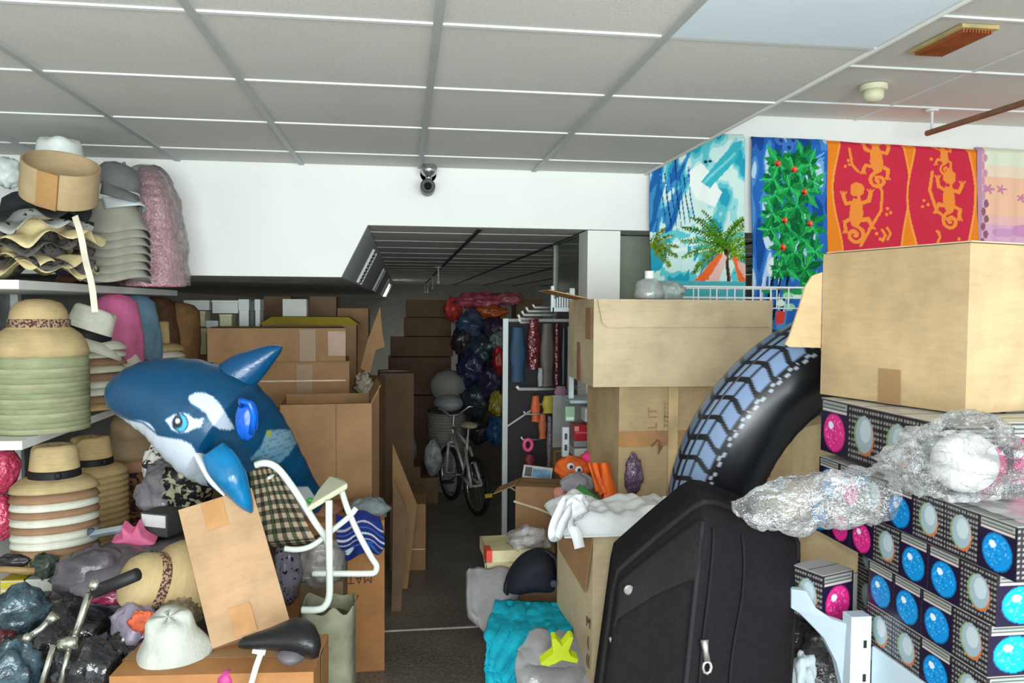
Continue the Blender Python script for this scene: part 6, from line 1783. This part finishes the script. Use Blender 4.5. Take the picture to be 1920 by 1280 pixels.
# ================================================================== the pile in the left foreground
BAG = plain((34, 33, 36), .11, 0, .8, .35, 16, .9, 22); TEAL = plain((52, 70, 78), .22, 0, .6, .5, 22, .9, 30); GRF = plain((92, 86, 92), .3, 0, .5, .16, 8, .7, 20)
carton('dark carton at the bottom of the left foreground pile under the black bags', (P(-60, 1290, 2.55).x, 2.62, 0), .95, .30, .30, 0, DKB, 'l', tape=False)
carton('dark carton in front under the black bags at the left edge', (P(-40, 1300, 2.35).x, 2.30, 0), .36, .28, .22, 0, DKB, 'l', tape=False)
bagblob(120, 1190, 2.74, 92, 64, 3, 0, 'large black plastic bag under the lowest white shelf', m=BAG, ry=85)
bagblob(36, 1152, 2.70, 52, 46, 5, 0, 'crumpled teal and black plastic bag at the left edge under the shelf', m=TEAL, ry=45)
bagblob(22, 1262, 2.44, 46, 54, 6, 0, 'lower crumpled teal plastic bag at the bottom left corner', m=TEAL, ry=40)
bagblob(165, 1262, 2.46, 62, 62, 8, 0, 'black plastic bag beneath the chrome tubes', m=BAG, ry=50)
bagblob(238, 1232, 2.60, 46, 60, 9, 0, 'black shiny bag left of the bucket hat', m=BAG, ry=50)
bagblob(6, 1196, 2.62, 18, 18, 10, (84, 40, 38), 'small dark red bundle at the left edge')
bagblob(262, 1085, 2.98, 130, 60, 11, 0, 'grey plastic bag spread behind the straw hat', m=GRF, ry=120, amp=.22)
bagblob(175, 1075, 2.90, 60, 46, 12, 0, 'grey plastic bag behind the black bicycle grip', m=GRF, ry=50, amp=.25)
bagblob(200, 1118, 2.70, 32, 14, 13, (110, 30, 60), 'shiny maroon wrapper behind the chrome tubes', rough=.15)
bagblob(255, 1172, 2.62, 42, 44, 14, (132, 122, 138), 'lilac grey bag with an orange patch left of the bucket hat', rough=.35, amp=.2)
g = G(); q = P(268, 1166, 2.53)
tag(bagblob(268, 1166, 2.545, 24, 19, 15, (226, 92, 58), 'orange cloth patch on the lilac grey bag', 'cloth', 'cloth', .6, 8), 'orange crumpled cloth on the lilac grey bag', 'cloth')
# pink star, label box, silver rail
stp = [(205, 1018), (228, 1012), (226, 988), (245, 1004), (256, 985), (266, 1008), (292, 1022), (262, 1027), (236, 1028)]
g = G(); g.prism([P(x, y, 3.0) for x, y in stp], (0, .05, .02)); tag(g.build('star_toy', plain((206, 98, 138), .6), bevel=.008, seg=3), 'pink star-shaped soft toy above the grey plastic bag', 'toy')
q = P(288, 985, 3.05)
root = thing('labelled_box', 'dark grey box with a white label beside the tilted cardboard box', 'box', P(288, 1005, 3.05), math.radians(-25))
G().box(-.06, .06, 0, .12, 0, .085).build('box_body', plain((62, 64, 62), .6), root, bevel=.003); G().box(-.05, .055, -.003, -.0005, .035, .08).build('label', plain((206, 208, 204), .5), root)
g = G(); a, b = P(170, 1002, 3.05), P(237, 990, 3.05); d = b - a
root = thing('metal_bracket', 'silver metal bracket lying below the tan fedora stack', 'bracket', a)
G().tube([(0, 0, 0), d], .014, 4).build('rail', plain((176, 190, 198), .25, .6), root); G().tube([(0, 0, 0), (0, .0, .022)], .012, 6).build('end_tab', plain((60, 74, 96), .4), root)
# tools on the lowest shelf edge
g = G(); g.tube([P(-20, 1066, 2.97), P(66, 1070, 2.97)], .012, 10); tag(g.build('wooden_handle', plain((168, 136, 92), .5), smooth=True), 'light wooden handle lying on the lowest white shelf edge', 'handle')
bagblob(84, 1060, 3.0, 22, 20, 17, (60, 72, 64), 'dark green crumpled packet on the lowest white shelf')
bagblob(24, 1052, 3.03, 30, 12, 19, (44, 40, 42), 'black packet on the lowest white shelf at the left edge')
# chrome frame with black grip
CHR2 = plain((196, 198, 186), .15, .9, .5, .03)
root = thing('scooter_handlebars', 'chrome scooter handlebars with a black grip sticking out of the black bags', 'handlebars', P(130, 1290, 2.4))
oo = P(130, 1290, 2.4)
def ch(pts, r, nm, m=CHR2):
    return G().tube([P(*p) - oo for p in pts], r, 10).build(nm, m, root, smooth=True)
ch([(167, 1112, 2.44), (150, 1165, 2.43), (136, 1206, 2.42)], .0105, 'stem'); ch([(132, 1206, 2.42), (112, 1290, 2.38)], .0085, 'lower_stem')
ch([(101, 1208, 2.40), (88, 1250, 2.38), (74, 1296, 2.36)], .0085, 'side_tube'); ch([(104, 1150, 2.46), (78, 1178, 2.44), (54, 1194, 2.42)], .010, 'brake_arm')
ch([(94, 1164, 2.45), (104, 1152, 2.45)], .016, 'clamp'); ch([(178, 1108, 2.44), (215, 1094, 2.42), (258, 1076, 2.40)], .019, 'grip', plain((24, 23, 25), .6))
ch([(112, 1208, 2.41), (146, 1202, 2.41)], .019, 'tee_joint')
G().sphere(P(52, 1195, 2.41) - oo, .014, 16).build('ball_end', CHR2, root, smooth=True); G().sphere(P(178, 1096, 2.43) - oo, .017, 16).build('bolt_head', CHR2, root, smooth=True)
# straw hat with leopard band lying on its side
q = P(290, 1096, 2.72)
hat('sun', S_STR, LEO, 'straw sun hat with leopard band lying on its side left of the tilted box', q, 0, None,
    Matrix.Rotation(math.radians(-62), 4, 'Y') @ Matrix.Rotation(math.radians(34), 4, 'X') @ Matrix.Rotation(math.radians(0), 4, 'Z'))
# bucket hat, pink ball
q = P(325, 1222, 2.40)
hat('bucket', plain((188, 192, 182), .85, 0, .15, .06, 14, .3, 60), None, 'off-white bucket hat on the low carton in the left foreground', (q.x - .005, 2.40, P(300, 1240, 2.38).z + .062), 0, None,
    Matrix.Rotation(.34, 4, 'X')).scale = (.80, .80, .86)
g = G(); q = P(424, 1274, 2.29); g.blob(q, (.024, .024, .028), 0, .06, 2, 24, 14)
tag(g.build('ball', plain((186, 62, 130), .5), smooth=True), 'small magenta ball in front of the low carton, lower left', 'ball')
# bicycle saddle on a white post
q = P(528, 1200, 2.2)
root = thing('exercise_bike_saddle', 'black saddle on a white post in the left foreground', 'saddle', P(466, 1300, 2.22))
oo = P(466, 1300, 2.22)
g = G(); rings = []
sd = [(446, 1208, 4, 4), (456, 1204, 13, 9), (480, 1200, 19, 13), (506, 1196, 26, 16), (530, 1192, 38, 21), (555, 1190, 48, 28), (578, 1194, 50, 30), (592, 1198, 44, 24), (599, 1200, 20, 10), (601, 1201, 4, 3)]
for x, y, w, h in sd:
    ring = []; k = mpx(2.25)
    for j in range(20):
        t = 6.2832 * j / 20; c_, s_ = math.cos(t), math.sin(t)
        p = P(x, y, 2.25); ring.append(p + Vector((-.25 * w * k * c_, w * k * c_ * 1.0, h * k * (s_ if s_ > 0 else s_ * 1.25))) - oo)
    rings.append(ring)
g.loft(rings); g.build('saddle_cover', plain((26, 25, 27), .38, 0, .5, .15, 20, .2, 80), root, smooth=True)
g = G(); g.blob(P(548, 1226, 2.22) - oo, (.04, .05, .022), 1, .1, 2, 20, 12); g.build('underside', plain((92, 88, 92), .5), root, smooth=True)
G().tube([P(490, 1222, 2.24) - oo, P(480, 1250, 2.23) - oo, P(466, 1300, 2.22) - oo], .0085, 10).build('post', WT, root, smooth=True)
G().tube([P(474, 1218, 2.24) - oo, P(498, 1222, 2.24) - oo], .010, 8).build('clamp', WT, root, smooth=True)

g = G(); q = P(338, 1150, 2.62); g.blob(q, (.06, .06, .045), 43, .45, 2.6, 48, 30)
tag(g.build('plastic_bag', film((160, 160, 160), .04, 24, 1.0, .06), smooth=True), 'small clear plastic bag wedged between bucket hat and tilted box', 'plastic bag')
